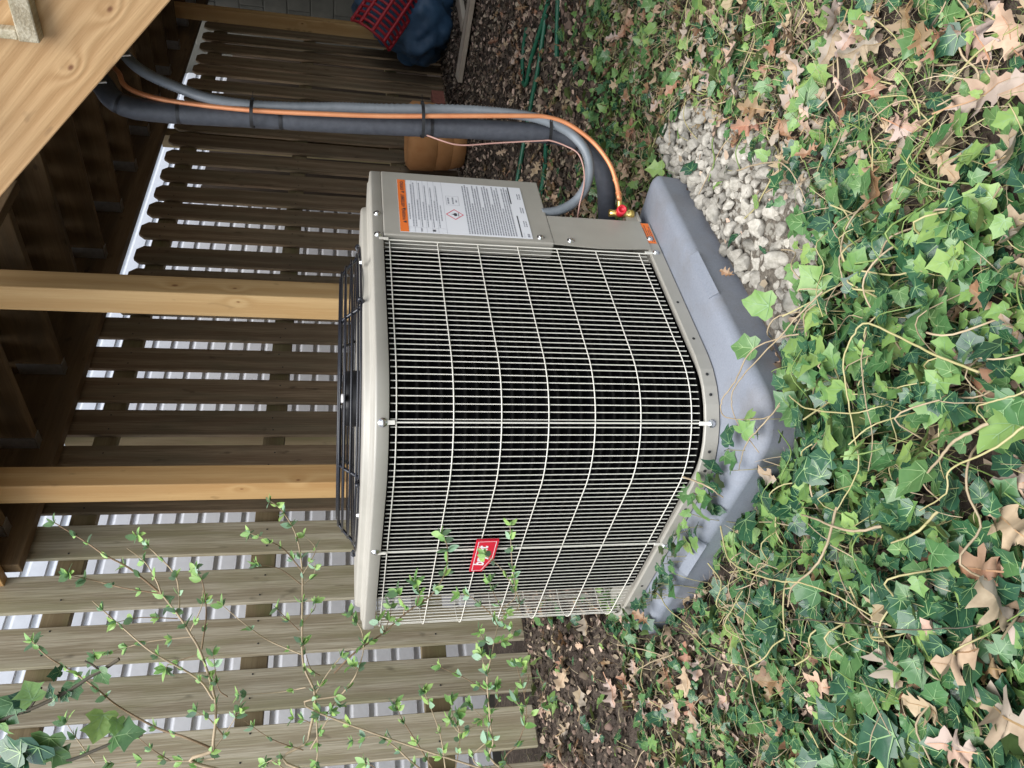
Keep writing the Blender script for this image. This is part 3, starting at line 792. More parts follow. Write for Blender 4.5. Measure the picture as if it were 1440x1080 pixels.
def tie(p_list, label):
    c_ = sum((Vector(p) for p in p_list), Vector()) / len(p_list)
    mb = MB(); ax = (p_list[0] - p_list[-1]); ax2 = ax.normalized(); t = DZ - ax2 * DZ.dot(ax2); t.normalize(); dep = ax2.cross(t)
    half = ax.length / 2; pts = []
    for k in range(25):
        a = 2 * math.pi * k / 24; pts.append(c_ + ax2 * (half * math.cos(a)) + dep * (.033 * math.sin(a)))
    V = []
    for p in pts: V += [p - t * .0042, p + t * .0042]
    mb.add(V, [(2 * i, 2 * i + 2, 2 * i + 3, 2 * i + 1) for i in range(24)], 0, True)
    V2 = []
    for p in pts: V2 += [c_ + (p - c_) * .96 - t * .0042, c_ + (p - c_) * .96 + t * .0042]
    mb.add(V2, [(2 * i, 2 * i + 2, 2 * i + 3, 2 * i + 1) for i in range(24)], 0, True)
    mb.box(p_list[0] + dep * -.006, (.004, .003, .004)); mb.tube([p_list[0], p_list[0] + ax2 * .02 - dep * .01], .001, 4)
    tag(mb.build('cable_tie', M['black']), label, 'cable tie', 'black cable ties round the pipe bundle')
for (x, y0, y1, lab) in ((355, 140, 180, 'black cable tie on the pipe bundle nearest the deck stringer'), (594, 144, 194, 'black cable tie halfway down the pipe bundle'), (771, 157, 203, 'black cable tie where the pipes bend towards the unit')):
    tie([at(x, y0, 2.0), at(x, y1, 2.02)], lab)
for (x, y, lab) in ((165, 80, 'bright metal pipe clip above the grey conduit'), (131, 118, 'bright metal pipe clip beside the foam elbow')):
    p = at(x, y, 1.86); mb = MB(); d_ = (at(x - 12, y + 10, 1.84) - p).normalized()
    pts = [p + d_ * .022, p, p - d_ * .008 + DZ * -.006, p - d_ * .014 + DZ * -.02]
    mb.tube(spline(pts, 4), .0028, 6); mb.lathe([(.0001, .003), (.006, .003), (.006, 0)], p, EYE - p, 8)
    tag(mb.build('pipe_clip', M['galv']), lab, 'pipe clip', 'pipe clips under the stringer')

# ------------------------------------------------------------------ things under the deck
pot = thing('flower_pot', W(3.5, 1.32, .22), 'orange terracotta pot with banded sides behind the pipes', 'flower pot')
mb = MB(); pr = [(.0001, .02), (.20, .02), (.22, .0)]
po = W(3.50, 1.30, .21)
mb.lathe([(.0001, 0), (.165, 0), (.185, .07), (.187, .085)], po, DZ, 12); mb.build('pot_base', M['terracotta'], pot)
mb = MB(); mb.lathe([(.187, .085), (.193, .088), (.199, .17), (.199, .18)], po, DZ, 12); mb.build('pot_body', M['terracotta'], pot)
mb = MB(); mb.lathe([(.199, .18), (.206, .183), (.208, .33), (.18, .358), (.165, .36), (.16, .31), (.0001, .28)], po, DZ, 12); mb.build('pot_rim', M['terracotta'], pot)
def mesh_noise(bm, amp, sc, seed):
    for v in bm.verts:
        n_ = v.normal.copy(); v.co += n_ * (amp * noise.fractal(v.co * sc + Vector((seed, 0, 0)), 1.0, 2.0, 4))
brick = MB(); brick.box((0, 0, 0), (.10, .045, .032), ch=.004)
tag(brick.build('brick', M['brick'], None, frame(at(616, 142, 5.6), DA, DZ, DA.cross(DZ))), 'reddish brick lying at the fence foot under the deck', 'brick')
bm = bmesh.new(); bmesh.ops.create_icosphere(bm, subdivisions=5, radius=1)
for v in bm.verts:
    z = v.co.z; k = 1 - .5 * max(0, z); v.co = Vector((v.co.x * .50 * k, v.co.y * .34 * k, z * .41 + max(0, -z) * .1))
bm.normal_update(); mesh_noise(bm, .10, 3.0, 4); bm.normal_update(); mesh_noise(bm, .03, 9.0, 9)
me = bpy.data.meshes.new('tarp_sack'); bm.to_mesh(me); bm.free(); me.materials.append(M['tarp'])
for p in me.polygons: p.use_smooth = True
tp = onz(600, 22, .12); tp = at(590, 20, 5.9); tp.z = .44
tag(new('tarp_sack', me, None, frame(tp, DA, DB, DZ)), 'crumpled dark blue tarpaulin bundle in the shade under the deck', 'tarpaulin')
red = thing('plastic_netting', at(548, 25, 5.6), 'red plastic netting with oval holes on top of the blue tarpaulin', 'netting')
nx = (at(520, 52, 5.55) - at(575, -30, 5.5)); NL = nx.length; nx.normalize(); ny = (EYE - tp).normalized().cross(nx).normalized(); nz = nx.cross(ny)
nf = frame(at(575, -30, 5.5), nx, ny, nz)
def netpt(s_, t_): return nf @ Vector((s_ * NL, .16 * math.sin(t_), .16 * math.cos(t_)))
for j in range(5):
    mb = MB(); mb.tube([netpt(i / 10, R(-75 + 37 * j)) for i in range(11)], .014, 6); mb.build('net_strand', M['red_mesh'], red)
for i in range(13):
    mb = MB(); mb.tube([netpt(i / 12, R(-75 + 148 * j / 8)) for j in range(9)], .010, 6); mb.build('net_bar', M['red_mesh'], red)
def gpt(x, y, h=.015):
    p = onz(x, y, .1)
    for _ in range(4): p = onz(x, y, ground_z(p.x, p.y) + h)
    return p
for (p0, p1, wd, lab) in (((600, -40), (622, 45), .17, 'grey plank end beside the blue tarpaulin'), ((640, -40), (652, 36), .09, 'short plank lying upon a longer splintered plank'), ((672, -60), (645, 112), .15, 'long splintered grey plank on the leaf litter')):
    a_, b_ = gpt(*p0, .05), gpt(*p1, .04)
    o = beam('plank', a_, b_, wd, .03, M['plank'], None); tag(o, lab, 'plank', 'old planks under the deck')
hose = thing('garden_hose', gpt(740, 150), 'green garden hose looping over the leaf litter', 'garden hose')
for pl in ([(772, 0), (762, 35), (748, 80), (740, 118), (735, 110), (736, 70), (741, 40)], [(768, 20), (757, 95), (746, 150), (737, 200), (726, 262)], [(785, -10), (784, 30), (783, 80)], [(768, 200), (766, 240), (760, 275), (752, 310)]):
    mb = MB(); mb.tube(spline([gpt(x, y, .012) for x, y in pl], 6), .0105, 8); mb.build('hose_length', M['hose'], hose)
fw = thing('foundation_wall', W(6.35, 0, 0), 'dim concrete block wall at the far end under the deck', 'wall')
mb = MB(); mb.box((0, 0, 0), (.1965, .09, .0965), ch=.006); bme = mb.mesh('concrete_block', [M['block']])
for r_ in range(12):
    for c_ in range(11):
        new('concrete_block', bme, fw, frame(W(6.35, 1.9 - .4 * c_ - (.2 if r_ % 2 else 0), .15 + .2 * r_), DB, DA, DZ))
mb = MB(); mb.box((0, 0, 1.2), (2.4, .05, 1.25)); mb.build('mortar', M['block'], fw, frame(W(6.315, 0, 0), DB, DA, DZ))

# ------------------------------------------------------------------ scattering tools
def leaf_mesh(name, V, F, Fm, mats, smooth=True):
    me = bpy.data.meshes.new(name); me.from_pydata(V, [], F)
    for m in mats: me.materials.append(m)
    me.polygons.foreach_set('material_index', Fm); me.polygons.foreach_set('use_smooth', [smooth] * len(F)); me.update(); return me
def ivy_geo(seed, lobes=1.0):
    r_ = random.Random(seed)
    half = [(.10, -.10), (.30, -.13), (.50, .03), (.38, .22), (.36, .30), (.60 * lobes, .50), (.38, .58), (.24, .72), (.10, .92)]
    j = lambda s_: r_.uniform(-s_, s_)
    right = [(x * r_.uniform(.85, 1.12), y + j(.04)) for x, y in half]; left = [(-x * r_.uniform(.85, 1.12), y + j(.04)) for x, y in half]
    out = [(0, .0)] + right + [(j(.04), 1.04)] + left[::-1]
    fold = r_.uniform(.05, .30); droop = r_.uniform(.05, .35); wav = r_.uniform(.02, .07); ph = r_.uniform(0, 6)
    def h(x, y): return fold * abs(x) - droop * (y - .35) ** 2 - .22 * x * x + wav * math.sin(6 * x + ph) * math.cos(5 * y + ph)
    mid = [(x * .52, .30 + (y - .30) * .52) for x, y in out]
    V = [(x, y, h(x, y)) for x, y in out] + [(x, y, h(x, y)) for x, y in mid] + [(0, .30, h(0, .30))]
    n = len(out); F = []; Fm = []
    for i in range(n):
        k = (i + 1) % n
        F.append((i, k, n + k, n + i)); F.append((n + i, n + k, 2 * n)); Fm += [0, 0]
    def vein(p0, p1, w_):
        o = len(V); d = Vector((p1[0] - p0[0], p1[1] - p0[1])); pr = Vector((-d.y, d.x)).normalized() * w_
        for t, ww in ((0, 1), (.5, .75), (.95, .25)):
            x, y = p0[0] + d.x * t, p0[1] + d.y * t
            for s_ in (-1, 1): X, Y = x + pr.x * s_ * ww, y + pr.y * s_ * ww; V.append((X, Y, h(x, y) + .017))
        F.extend([(o, o + 1, o + 3, o + 2), (o + 2, o + 3, o + 5, o + 4)]); Fm.extend([1, 1])
    c = (0, .05)
    tips = [(0, 1.0), right[5], left[5], right[2], left[2]]
    for t in tips: vein(c, t, .014)
    vein((0, .45), (right[7][0] * .8, right[7][1]), .009); vein((0, .45), (left[7][0] * .8, left[7][1]), .009)
    return V, F, Fm
def oak_geo(seed):
    r_ = random.Random(seed)
    half = [(.02, 0), (.06, .07), (.20, .12), (.27, .11), (.24, .19), (.13, .25), (.14, .31), (.33, .36), (.44, .36), (.39, .46), (.18, .52), (.18, .58), (.30, .65), (.37, .68), (.29, .75), (.14, .80), (.12, .86), (.15, .92), (.02, 1.0)]
    half = [(x, max(0, y)) for x, y in half]
    k1 = r_.uniform(-.6, 1.1); k2 = r_.uniform(-.7, .7); tw = r_.uniform(-.6, .6); ph = r_.uniform(0, 6); wv = r_.uniform(.03, .09)
    def h(x, y): return k1 * x * x * 1.6 + k2 * (y - .5) ** 2 + tw * x * (y - .5) + wv * math.sin(9 * y + 7 * x + ph) + .05 * noise.noise((x * 5, y * 5, ph))
    V = []; F = []; Fm = []
    for sgn in (1, -1):
        o = len(V); sc = r_.uniform(.8, 1.15)
        pts = [(sgn * x * .76 * sc * r_.uniform(.85, 1.15), y + r_.uniform(-.015, .015)) for x, y in half]
        for x, y in pts: V.append((x, y, h(x, y))); V.append((0, min(1, max(0, y)), h(0, y))); V.append((x * .5, (y), h(x * .5, y)))
        for i in range(len(pts) - 1):
            a = o + 3 * i
            F.append((a + 1, a + 4, a + 5, a + 2)); F.append((a + 2, a + 5, a + 3, a)); Fm += [0, 0]
    o = len(V)
    for t in np.linspace(-.18, .97, 7):
        w_ = .013 * (1 - max(0, t) * .8); V.append((-w_, t, h(0, t) + .012)); V.append((w_, t, h(0, t) + .012))
    for i in range(6): F.append((o + 2 * i, o + 2 * i + 1, o + 2 * i + 3, o + 2 * i + 2)); Fm.append(1)
    return V, F, Fm
def small_leaf_geo(seed):
    r_ = random.Random(seed); f = r_.uniform(.1, .5); d = r_.uniform(-.1, .5)
    half = [(.16, .12), (.26, .35), (.25, .55), (.14, .82)]
    out = [(0, 0)] + half + [(0, 1.0)] + [(-x, y) for x, y in half[::-1]]
    h = lambda x, y: f * abs(x) - d * y * y * .5
    V = [(x, y, h(x, y)) for x, y in out] + [(0, .3, h(0, .3)), (0, .65, h(0, .65))]
    n = len(out); F = [(0, 1, n), (1, 2, n), (2, n + 1, n), (2, 3, n + 1), (3, 4, n + 1), (4, 5, n + 1), (5, 6, n + 1), (6, 7, n + 1), (7, 8, n + 1), (8, n, n + 1), (8, 9, n), (9, 0, n)]
    return V, F, [0] * len(F)
def orient(p, heading, tilt, roll, s_):
    m = Matrix.Rotation(heading, 4, 'Z') @ Matrix.Rotation(tilt, 4, 'X') @ Matrix.Rotation(roll, 4, 'Y')
    return Matrix.Translation(p) @ m @ Matrix.Scale(s_, 4)
class Merge:
    def __init__(s): s.V = []; s.F = []; s.M = []; s.T = []; s.n = 0
    def add(s, geo, Mx, moff=0, tone=0.0):
        V, F, Fm = geo
        A = np.array(Mx); v = np.asarray(V) @ A[:3, :3].T + A[:3, 3]
        s.V.append(v); s.F += [tuple(i + s.n for i in f) for f in F]; s.M += [m + moff for m in Fm]; s.T.append(np.full(len(V), tone)); s.n += len(V)
    def build(s, name, mats, parent=None, smooth=True):
        me = bpy.data.meshes.new(name); me.from_pydata(np.concatenate(s.V).tolist(), [], s.F)
        for m in mats: me.materials.append(m)
        me.polygons.foreach_set('material_index', s.M); me.polygons.foreach_set('use_smooth', [smooth] * len(s.F))
        at_ = me.attributes.new('tone', 'FLOAT', 'POINT'); at_.data.foreach_set('value', np.concatenate(s.T)); me.update()
        o = new(name, me, parent); o['kind'] = 'stuff'; return o
def inside(poly, x, y):
    c = False; n = len(poly)
    for i in range(n):
        x0, y0 = poly[i]; x1, y1 = poly[(i + 1) % n]
        if (y0 > y) != (y1 > y) and x < (x1 - x0) * (y - y0) / (y1 - y0) + x0: c = not c
    return c
def on_pad(a, b_, m_=0.0): return PA0 - m_ < a < PA1 + m_ and PB0 - m_ < b_ < PB1 + m_

# plan outlines on the grid (A, B): gravel bed beside the pad, bare soil by the fence
GRAVEL = [(1.04, -.06), (1.03, -.19), (.90, -.27), (.76, -.325), (.62, -.335), (.50, -.385), (.36, -.41), (.25, -.42), (.17, -.36), (.09, -.27), (.02, -.21), (.03, -.10)]

# ------------------------------------------------------------------ gravel
gb_m = MB(); gv = [W(a, b_, ground_z(*W(a, b_).xy) + .004) for a, b_ in GRAVEL]
gc = W(.5, -.2, 0); gc.z = ground_z(gc.x, gc.y) + .006
gb_m.add([gc] + gv, [(0, 1 + i, 1 + (i + 1) % len(gv)) for i in range(len(gv))])
gravel = gb_m.build('gravel_bed', M['grit']); tag(gravel, kind='structure')
stone_me = []
for k in range(8):
    bm = bmesh.new(); bmesh.ops.create_icosphere(bm, subdivisions=3, radius=1.0); r_ = random.Random(50 + k)
    sx_, sy_, sz_ = r_.uniform(.8, 1.25), r_.uniform(.75, 1.0), r_.uniform(.55, .85)
    planes = [(Vector((r_.gauss(0, 1), r_.gauss(0, 1), r_.gauss(0, 1))).normalized(), r_.uniform(.52, .80)) for _ in range(11)]
    for v in bm.verts:
        for n_, d_ in planes:
            e_ = v.co.dot(n_) - d_
            if e_ > 0: v.co -= n_ * e_ * .97
        v.co = Vector((v.co.x * sx_, v.co.y * sy_, v.co.z * sz_))
    bm.normal_update()
    for v in bm.verts: v.co += v.normal * (.11 * noise.fractal(v.co * 2.0 + Vector((k * 7.0, 0, 0)), .9, 2.1, 4))
    me = bpy.data.meshes.new('stone'); bm.to_mesh(me); bm.free(); me.materials.append(M['stone'])
    for p in me.polygons: p.use_smooth = True
    stone_me.append(me)
stones = []; tries = 0; grid = {}
while tries < 15000:
    tries += 1
    a = random.uniform(.0, 1.06); b_ = random.uniform(-.45, -.05)
    if not inside(GRAVEL, a, b_) and random.random() > .02: continue
    if on_pad(a, b_, .012): continue
    r = random.choice((.008, .009, .010, .011, .013, .015, .017)) if tries > 700 else random.uniform(.014, .026)
    ok = True
    for (a2, b2, r2) in stones:
        if (a - a2) ** 2 + (b_ - b2) ** 2 < ((r + r2) * .66) ** 2: ok = False; break
    if ok: stones.append((a, b_, r))
def stone_mat_(a, b_, r):
    p = W(a, b_); p.z = ground_z(p.x, p.y) + r * random.uniform(.30, .75)
    from mathutils import Euler
    return Matrix.Translation(p) @ Euler((random.uniform(-.6, .6), random.uniform(-.6, .6), random.uniform(0, 6.3))).to_matrix().to_4x4() @ Matrix.Scale(r * 1.12, 4)
stones.sort(key=lambda t: -t[2])
rest = Merge()
for i, (a, b_, r) in enumerate(stones):
    me = stone_me[i % 8]
    if i < 290: new('stone', me, gravel, stone_mat_(a, b_, r))
    else:
        rest.add(([tuple(v.co) for v in me.vertices], [tuple(p.vertices) for p in me.polygons], [0] * len(me.polygons)), stone_mat_(a, b_, r), 0, random.random())
if rest.n: rest.build('small_stones', [M['stone']], gravel)

# ------------------------------------------------------------------ leaf litter, straw, dead leaves
OAK = [oak_geo(100 + k) for k in range(7)]
IVY = [ivy_geo(200 + k, (1.0, .95, .66, 1.05, .78, .98, .60, .88)[k]) for k in range(8)]
SML = [small_leaf_geo(300 + k) for k in range(6)]
def crumb(seed):
    r_ = random.Random(seed); n = 6; V = [(math.cos(t) * r_.uniform(.5, 1), math.sin(t) * r_.uniform(.3, .7), r_.uniform(-.2, .35)) for t in np.linspace(0, 5.3, n)] + [(0, 0, .1)]
    return V, [(i, (i + 1) % n, n) for i in range(n)], [0] * n
CR = [crumb(400 + k) for k in range(8)]
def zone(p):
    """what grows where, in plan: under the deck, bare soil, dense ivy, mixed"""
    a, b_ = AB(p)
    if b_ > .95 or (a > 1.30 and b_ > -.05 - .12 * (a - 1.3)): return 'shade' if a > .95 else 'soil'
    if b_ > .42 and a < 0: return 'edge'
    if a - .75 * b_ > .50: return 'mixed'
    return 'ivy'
def sample(xr, yr): 
    x = random.uniform(*xr); y = random.uniform(*yr); return Vector((x, y, ground_z(x, y)))
BARE = onz(1190, 112, .04)
def bare(p): return (p.x - BARE.x) ** 2 * .6 + (p.y - BARE.y) ** 2 < .0034 * (1 + .8 * noise.noise((p.x * 14, p.y * 14, 2)))
lit = Merge(); count = 0
for _ in range(150000):
    p = sample((-2.6, 4.6), (.55, 6.6)); px, py, d = to_px(p)
    if not (-380 < py < 1460 and 480 < px < 1700): continue
    a, b_ = AB(p)
    if on_pad(a, b_, .0) or (inside(GRAVEL, a, b_) and random.random() > .07) or b_ > 1.6 or bare(p): continue
    z = zone(p); keep = {'shade': .75, 'soil': .7, 'edge': 1.0, 'mixed': .9, 'ivy': .8}[z]
    if random.random() > keep: continue
    s_ = random.uniform(.006, .017) * (1.5 if z == 'shade' else 1.0)
    p.z += random.uniform(.0, .012) + (.016 if inside(GRAVEL, a, b_) else 0)
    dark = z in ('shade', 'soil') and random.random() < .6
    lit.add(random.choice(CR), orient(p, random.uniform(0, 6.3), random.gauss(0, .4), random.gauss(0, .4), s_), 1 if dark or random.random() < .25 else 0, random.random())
    count += 1
    if count > 33000: break
lit.build('leaf_litter', [M['litter'], M['litter_dark']])

straw = Merge()
def strip(L, w_, bend, seed):
    r_ = random.Random(seed); V = []; F = []; c = r_.uniform(-bend, bend)
    for i in range(5):
        t = i / 4; V += [(-w_ * (1 - .7 * t), t, c * t * t + .25 * math.sin(3 * t)), (w_ * (1 - .7 * t), t, c * t * t + .25 * math.sin(3 * t))]
    for i in range(4): F.append((2 * i, 2 * i + 1, 2 * i + 3, 2 * i + 2))
    return V, F, [0] * 4
STR = [strip(1, .013, .9, 500 + k) for k in range(8)]
for _ in range(44000):
    p = sample((-1.6, 2.0), (.58, 2.9)); px, py, d = to_px(p)
    if not (-330 < py < 1420 and 740 < px < 1660): continue
    a, b_ = AB(p)
    if on_pad(a, b_, .0) or inside(GRAVEL, a, b_) or bare(p): continue
    z = zone(p); k = {'shade': .05, 'soil': .08, 'edge': .5, 'mixed': 1.0, 'ivy': .40}[z]
    if random.random() > k: continue
    p.z += random.uniform(0, .028 if z != 'ivy' else .05)
    green = random.random() < (.42 if z == 'mixed' else .25)
    straw.add(random.choice(STR), orient(p, random.uniform(0, 6.3), random.uniform(-.1, .7), random.uniform(-1, 1), random.triangular(.014, .075, .028)), 1 if green else 0, random.random())
straw.build('dry_grass', [M['straw'], M['blade']])

dead = []
for _ in range(5000):
    p = sample((-1.7, 3.0), (.6, 4.2)); px, py, d = to_px(p)
    if not (-330 < py < 1420 and 600 < px < 1640): continue
    seen = -20 < py < 1100 and px < 1460
    a, b_ = AB(p)
    if on_pad(a, b_, .01) or b_ > 1.5 or bare(p) or (inside(GRAVEL, a, b_) and random.random() > .06): continue
    z = zone(p); k = {'shade': .30, 'soil': .34, 'edge': .95, 'mixed': 1.0, 'ivy': .42}[z]
    if random.random() > k: continue
    s_ = random.uniform(.04, .09); p.z += .012 + random.uniform(0, .03 if z in ('ivy', 'mixed') else .01)
    dead.append((s_ / d * (1 if seen else .1), p, s_, z))
dead.sort(key=lambda t: -t[0])
oak_me = {}
def oak_mesh(k, c):
    if (k, c) not in oak_me: oak_me[(k, c)] = leaf_mesh('dead_leaf', *OAK[k], [M[c], M['oak_v']])
    return oak_me[(k, c)]
SPOTS = [(1400, 868, 'oak_b', .09), (1418, 945, 'oak_c', .08), (1300, 905, 'oak_a', .07), (1265, 965, 'oak_c', .075), (1385, 1062, 'oak_a', .10), (1212, 872, 'oak_a', .075), (1330, 1010, 'oak_b', .08), (1425, 880, 'oak_a', .09), (1180, 985, 'oak_c', .06),
         (1400, 335, 'oak_a', .085), (1425, 405, 'oak_b', .08), (1360, 395, 'oak_c', .07), (1300, 75, 'oak_c', .07), (1240, 60, 'oak_a', .07), (1410, 230, 'oak_a', .085), (1180, 230, 'oak_a', .065), (1100, 60, 'oak_b', .07), (1020, 95, 'oak_a', .075), (1320, 215, 'oak_b', .07), (1050, 150, 'oak_a', .07)]
for x, y, c, L in SPOTS:
    p = onz(x, y, .05)
    for _ in range(4): p = onz(x, y, ground_z(p.x, p.y) + .05)
    new('dead_leaf', oak_mesh(random.randrange(7), c), ground, orient(p, random.uniform(0, 6.3), random.gauss(0, .3), random.gauss(0, .4), L))
dm = Merge()
for i, (_, p, s_, z) in enumerate(dead):
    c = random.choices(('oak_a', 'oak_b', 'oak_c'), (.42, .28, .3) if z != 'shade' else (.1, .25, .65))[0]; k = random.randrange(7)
    Mx = orient(p, random.uniform(0, 6.3), random.gauss(0, .35), random.gauss(0, .45), s_)
    if i < 262: new('dead_leaf', oak_mesh(k, c), ground, Mx)
    else: dm.add(OAK[k], Mx, {'oak_a': 0, 'oak_b': 2, 'oak_c': 4}[c], random.random())
if dm.n: dm.build('small_dead_leaves', [M['oak_a'], M['oak_v'], M['oak_b'], M['oak_v'], M['oak_c'], M['oak_v']], ground)

# the big oak leaves that lie on top, one by one: picture spot, length, heading of the tip (picture degrees), colour
def lying(x, y, h):
    p = onz(x, y, .05)
    for _ in range(4): p = onz(x, y, ground_z(p.x, p.y) + h)
    return p
BIG = [
    (1378, 40, .10, 250, 'oak_a', 0, .03, 'large pale pinkish oak leaf at the sparse corner farthest from the ivy mound'),
    (1372, 800, .095, 185, 'oak_c', 1, .06, 'crumpled dark brown oak leaf upon dense ivy with its stalk showing'),
    (1345, 925, .095, 160, 'oak_b', 2, .07, 'forked tan oak leaf lying between glossy ivy leaves'),
    (1412, 1005, .125, 205, 'oak_a', 3, .07, 'largest pale oak leaf with sharp lobes on the ivy'),
    (1243, 850, .085, 120, 'oak_b', 4, .06, 'narrow curled tan oak leaf standing on edge in the ivy'),
    (1248, 925, .085, 70, 'oak_a', 5, .05, 'pale torn oak leaf next to the narrow curled one'),
    (1425, 742, .085, 220, 'oak_b', 0, .06, 'tan oak leaf cut off by the photo edge among ivy'),
    (1006, 178, .085, 140, 'oak_a', 1, .035, 'pinkish oak leaf overhanging the far corner of the gravel'),
    (1130, 176, .07, 60, 'oak_a', 2, .03, 'curled reddish oak leaf beside the bare patch of soil'),
    (1275, 182, .075, 30, 'oak_a', 3, .03, 'pink oak leaf among the straw between gravel and bare soil'),
    (1385, 132, .085, 330, 'oak_a', 4, .03, 'broad pinkish oak leaf near the sparse grassy edge'),
    (1276, 40, .08, 100, 'oak_c', 5, .03, 'rolled brown oak leaf by the dry grass clump'),
    (1228, 262, .07, 90, 'oak_c', 6, .05, 'dark brown oak leaf among ivy stems just beyond the gravel'),
    (1272, 212, .065, 200, 'oak_a', 5, .03, 'small flat pink oak leaf close to the gravel'),
    (1338, 597, .075, 130, 'oak_b', 6, .05, 'light brown oak leaf half hidden under ivy in the middle of the patch'),
    (1340, 512, .065, 110, 'oak_a', 0, .05, 'faded pink oak leaf beside a big pale ivy leaf'),
    (1075, 668, .07, 30, 'oak_a', 1, .09, 'bleached curled oak leaf caught in vines at the pad corner'),
    (1390, 545, .07, 300, 'oak_c', 2, .04, 'dull crumpled oak leaf in the gap of the ivy'),
    (1300, 970, .06, 40, 'oak_c', 3, .04, 'small dark oak leaf deep in the ivy near the big pale one'),
    (1020, 985, .07, 300, 'oak_a', 6, .03, 'pinkish brown oak leaf on the litter between bare soil and ivy'),
    (1110, 1040, .075, 250, 'oak_c', 4, .03, 'weathered oak leaf on the bare litter beside the ivy'),
]
for (x, y, L, hd, c, k, h, lab) in BIG:
    p = lying(x, y, h); q = lying(x + 30 * math.cos(R(hd)), y + 30 * math.sin(R(hd)), h)
    dv = q - p; head = math.atan2(-dv.x, dv.y)
    me = oak_mesh(k, c)
    Mx = orient(p, head, random.uniform(-.25, .2), random.gauss(0, .25), L * 1.15) @ Matrix.Translation((0, -.5, 0))
    o = new('oak_leaf', me, None, Mx); tag(o, lab, 'oak leaf', 'fallen oak leaves lying on top of the ivy and litter')
for (x, y, z_, L, lab) in ((1022, 384, .135, .035, 'tiny curled dead leaf resting on the grey pad'), (901, 868, .17, .055, 'rust brown curled leaf wedged at the corner of the base pan')):
    p = onz(x, y, z_); o = new('oak_leaf', oak_mesh(4, 'oak_c'), None, orient(p, random.uniform(0, 6), .5, .5, L) @ Matrix.Translation((0, -.5, 0))); tag(o, lab, 'oak leaf', 'fallen oak leaves lying on top of the ivy and litter')

# ------------------------------------------------------------------ ivy
ivy = thing('ivy', lying(1200, 700, 0), 'dense glossy green ivy spreading over the ground in front of the pad', 'ivy')
ivy2 = thing('ivy', lying(1150, 150, 0), 'sparser ivy mixed with dry grass and dead leaves beyond the gravel', 'ivy')
cand = []
def mound(a, b_):               # ivy piles up in front of the pad corner
    return .02 + .075 * math.exp(-(((a + .22) / .30) ** 2 + ((b_ + .30) / .30) ** 2)) + .03
def try_leaf(p, a, b_, z, dens, s_, lift):
    cand.append((p, s_, z))
for _ in range(46000):
    p = sample((-1.6, 2.4), (.58, 3.3)); px, py, d = to_px(p)
    if not (-330 < py < 1420 and 760 < px < 1680): continue
    seen = -25 < py < 1105 and px < 1465
    a, b_ = AB(p); z = zone(p)
    if z in ('shade',):
        if b_ > .75 or random.random() > (.85 if px > 835 else .10): continue
    m_ = mound(a, b_)
    if bare(p): continue
    if on_pad(a, b_, .005):
        edge = min(a - PA0, b_ - PB0) if not (a > PA1 or b_ > PB1) else 9
        if edge > .075 or (a > -.02 and b_ < .02) or a > .12 or random.random() > ((.34 if edge < .04 else .12) if b_ > .1 else .12): continue
        p.z = .13 + random.uniform(.0, .05)
    elif on_pad(a, b_, .04) and b_ < .04 and random.random() < .8: continue
    elif inside(GRAVEL, a, b_):
        if random.random() > (.30 if b_ < -.36 or a < .10 else .03): continue
        p.z += .03 + random.uniform(0, .03)
    else:
        k = {'soil': .03, 'edge': .34, 'mixed': .30, 'ivy': .84, 'shade': .5}[z]
        patch = noise.noise((p.x * 3.4, p.y * 3.4, 9.0))
        if z == 'ivy' and patch < -.20: k = .34
        if z == 'mixed': k *= .85 + 1.5 * patch
        if random.random() > k: continue
        p.z += random.uniform(.012, m_ if z == 'ivy' else .04)
    s_ = random.triangular(.013, .062, .028) * (1.0 if z == 'ivy' else .82)
    cand.append([s_ / d * (1 if seen else .1), p, s_, z])
    if len(cand) > 9000: break
cand.sort(key=lambda t: -t[0])
ivy_me = {}
def ivy_mesh(k, c):
    if (k, c) not in ivy_me: ivy_me[(k, c)] = leaf_mesh('ivy_leaf', *IVY[k], [M[c], M['vein']])
    return ivy_me[(k, c)]
mats6 = [M['ivy_dark'], M['vein'], M['ivy_mid'], M['vein'], M['ivy_light'], M['vein']]
mg = {'ivy': Merge(), 'mixed': Merge()}
petioles = MB(); big_n = 0
for i, (_, p, s_, z) in enumerate(cand):
    dense = z in ('ivy', 'edge')
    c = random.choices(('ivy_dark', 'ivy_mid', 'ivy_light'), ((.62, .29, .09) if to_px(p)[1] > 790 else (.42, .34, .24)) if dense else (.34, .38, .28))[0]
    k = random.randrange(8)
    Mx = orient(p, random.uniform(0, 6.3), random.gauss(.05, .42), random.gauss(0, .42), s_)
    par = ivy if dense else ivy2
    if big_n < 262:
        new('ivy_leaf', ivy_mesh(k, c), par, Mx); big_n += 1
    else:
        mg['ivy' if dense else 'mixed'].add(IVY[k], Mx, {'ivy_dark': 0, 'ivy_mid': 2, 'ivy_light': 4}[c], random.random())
    g = p.copy(); g.x += random.uniform(-.03, .03); g.y += random.uniform(-.03, .03); g.z = ground_z(g.x, g.y)
    if random.random() < .6:
        o_ = Mx @ Vector((0, .02, 0)); petioles.tube(spline([g, (g + o_) / 2 + Vector((random.uniform(-.01, .01), random.uniform(-.01, .01), .012)), o_], 3), .0009, 3, caps=False)
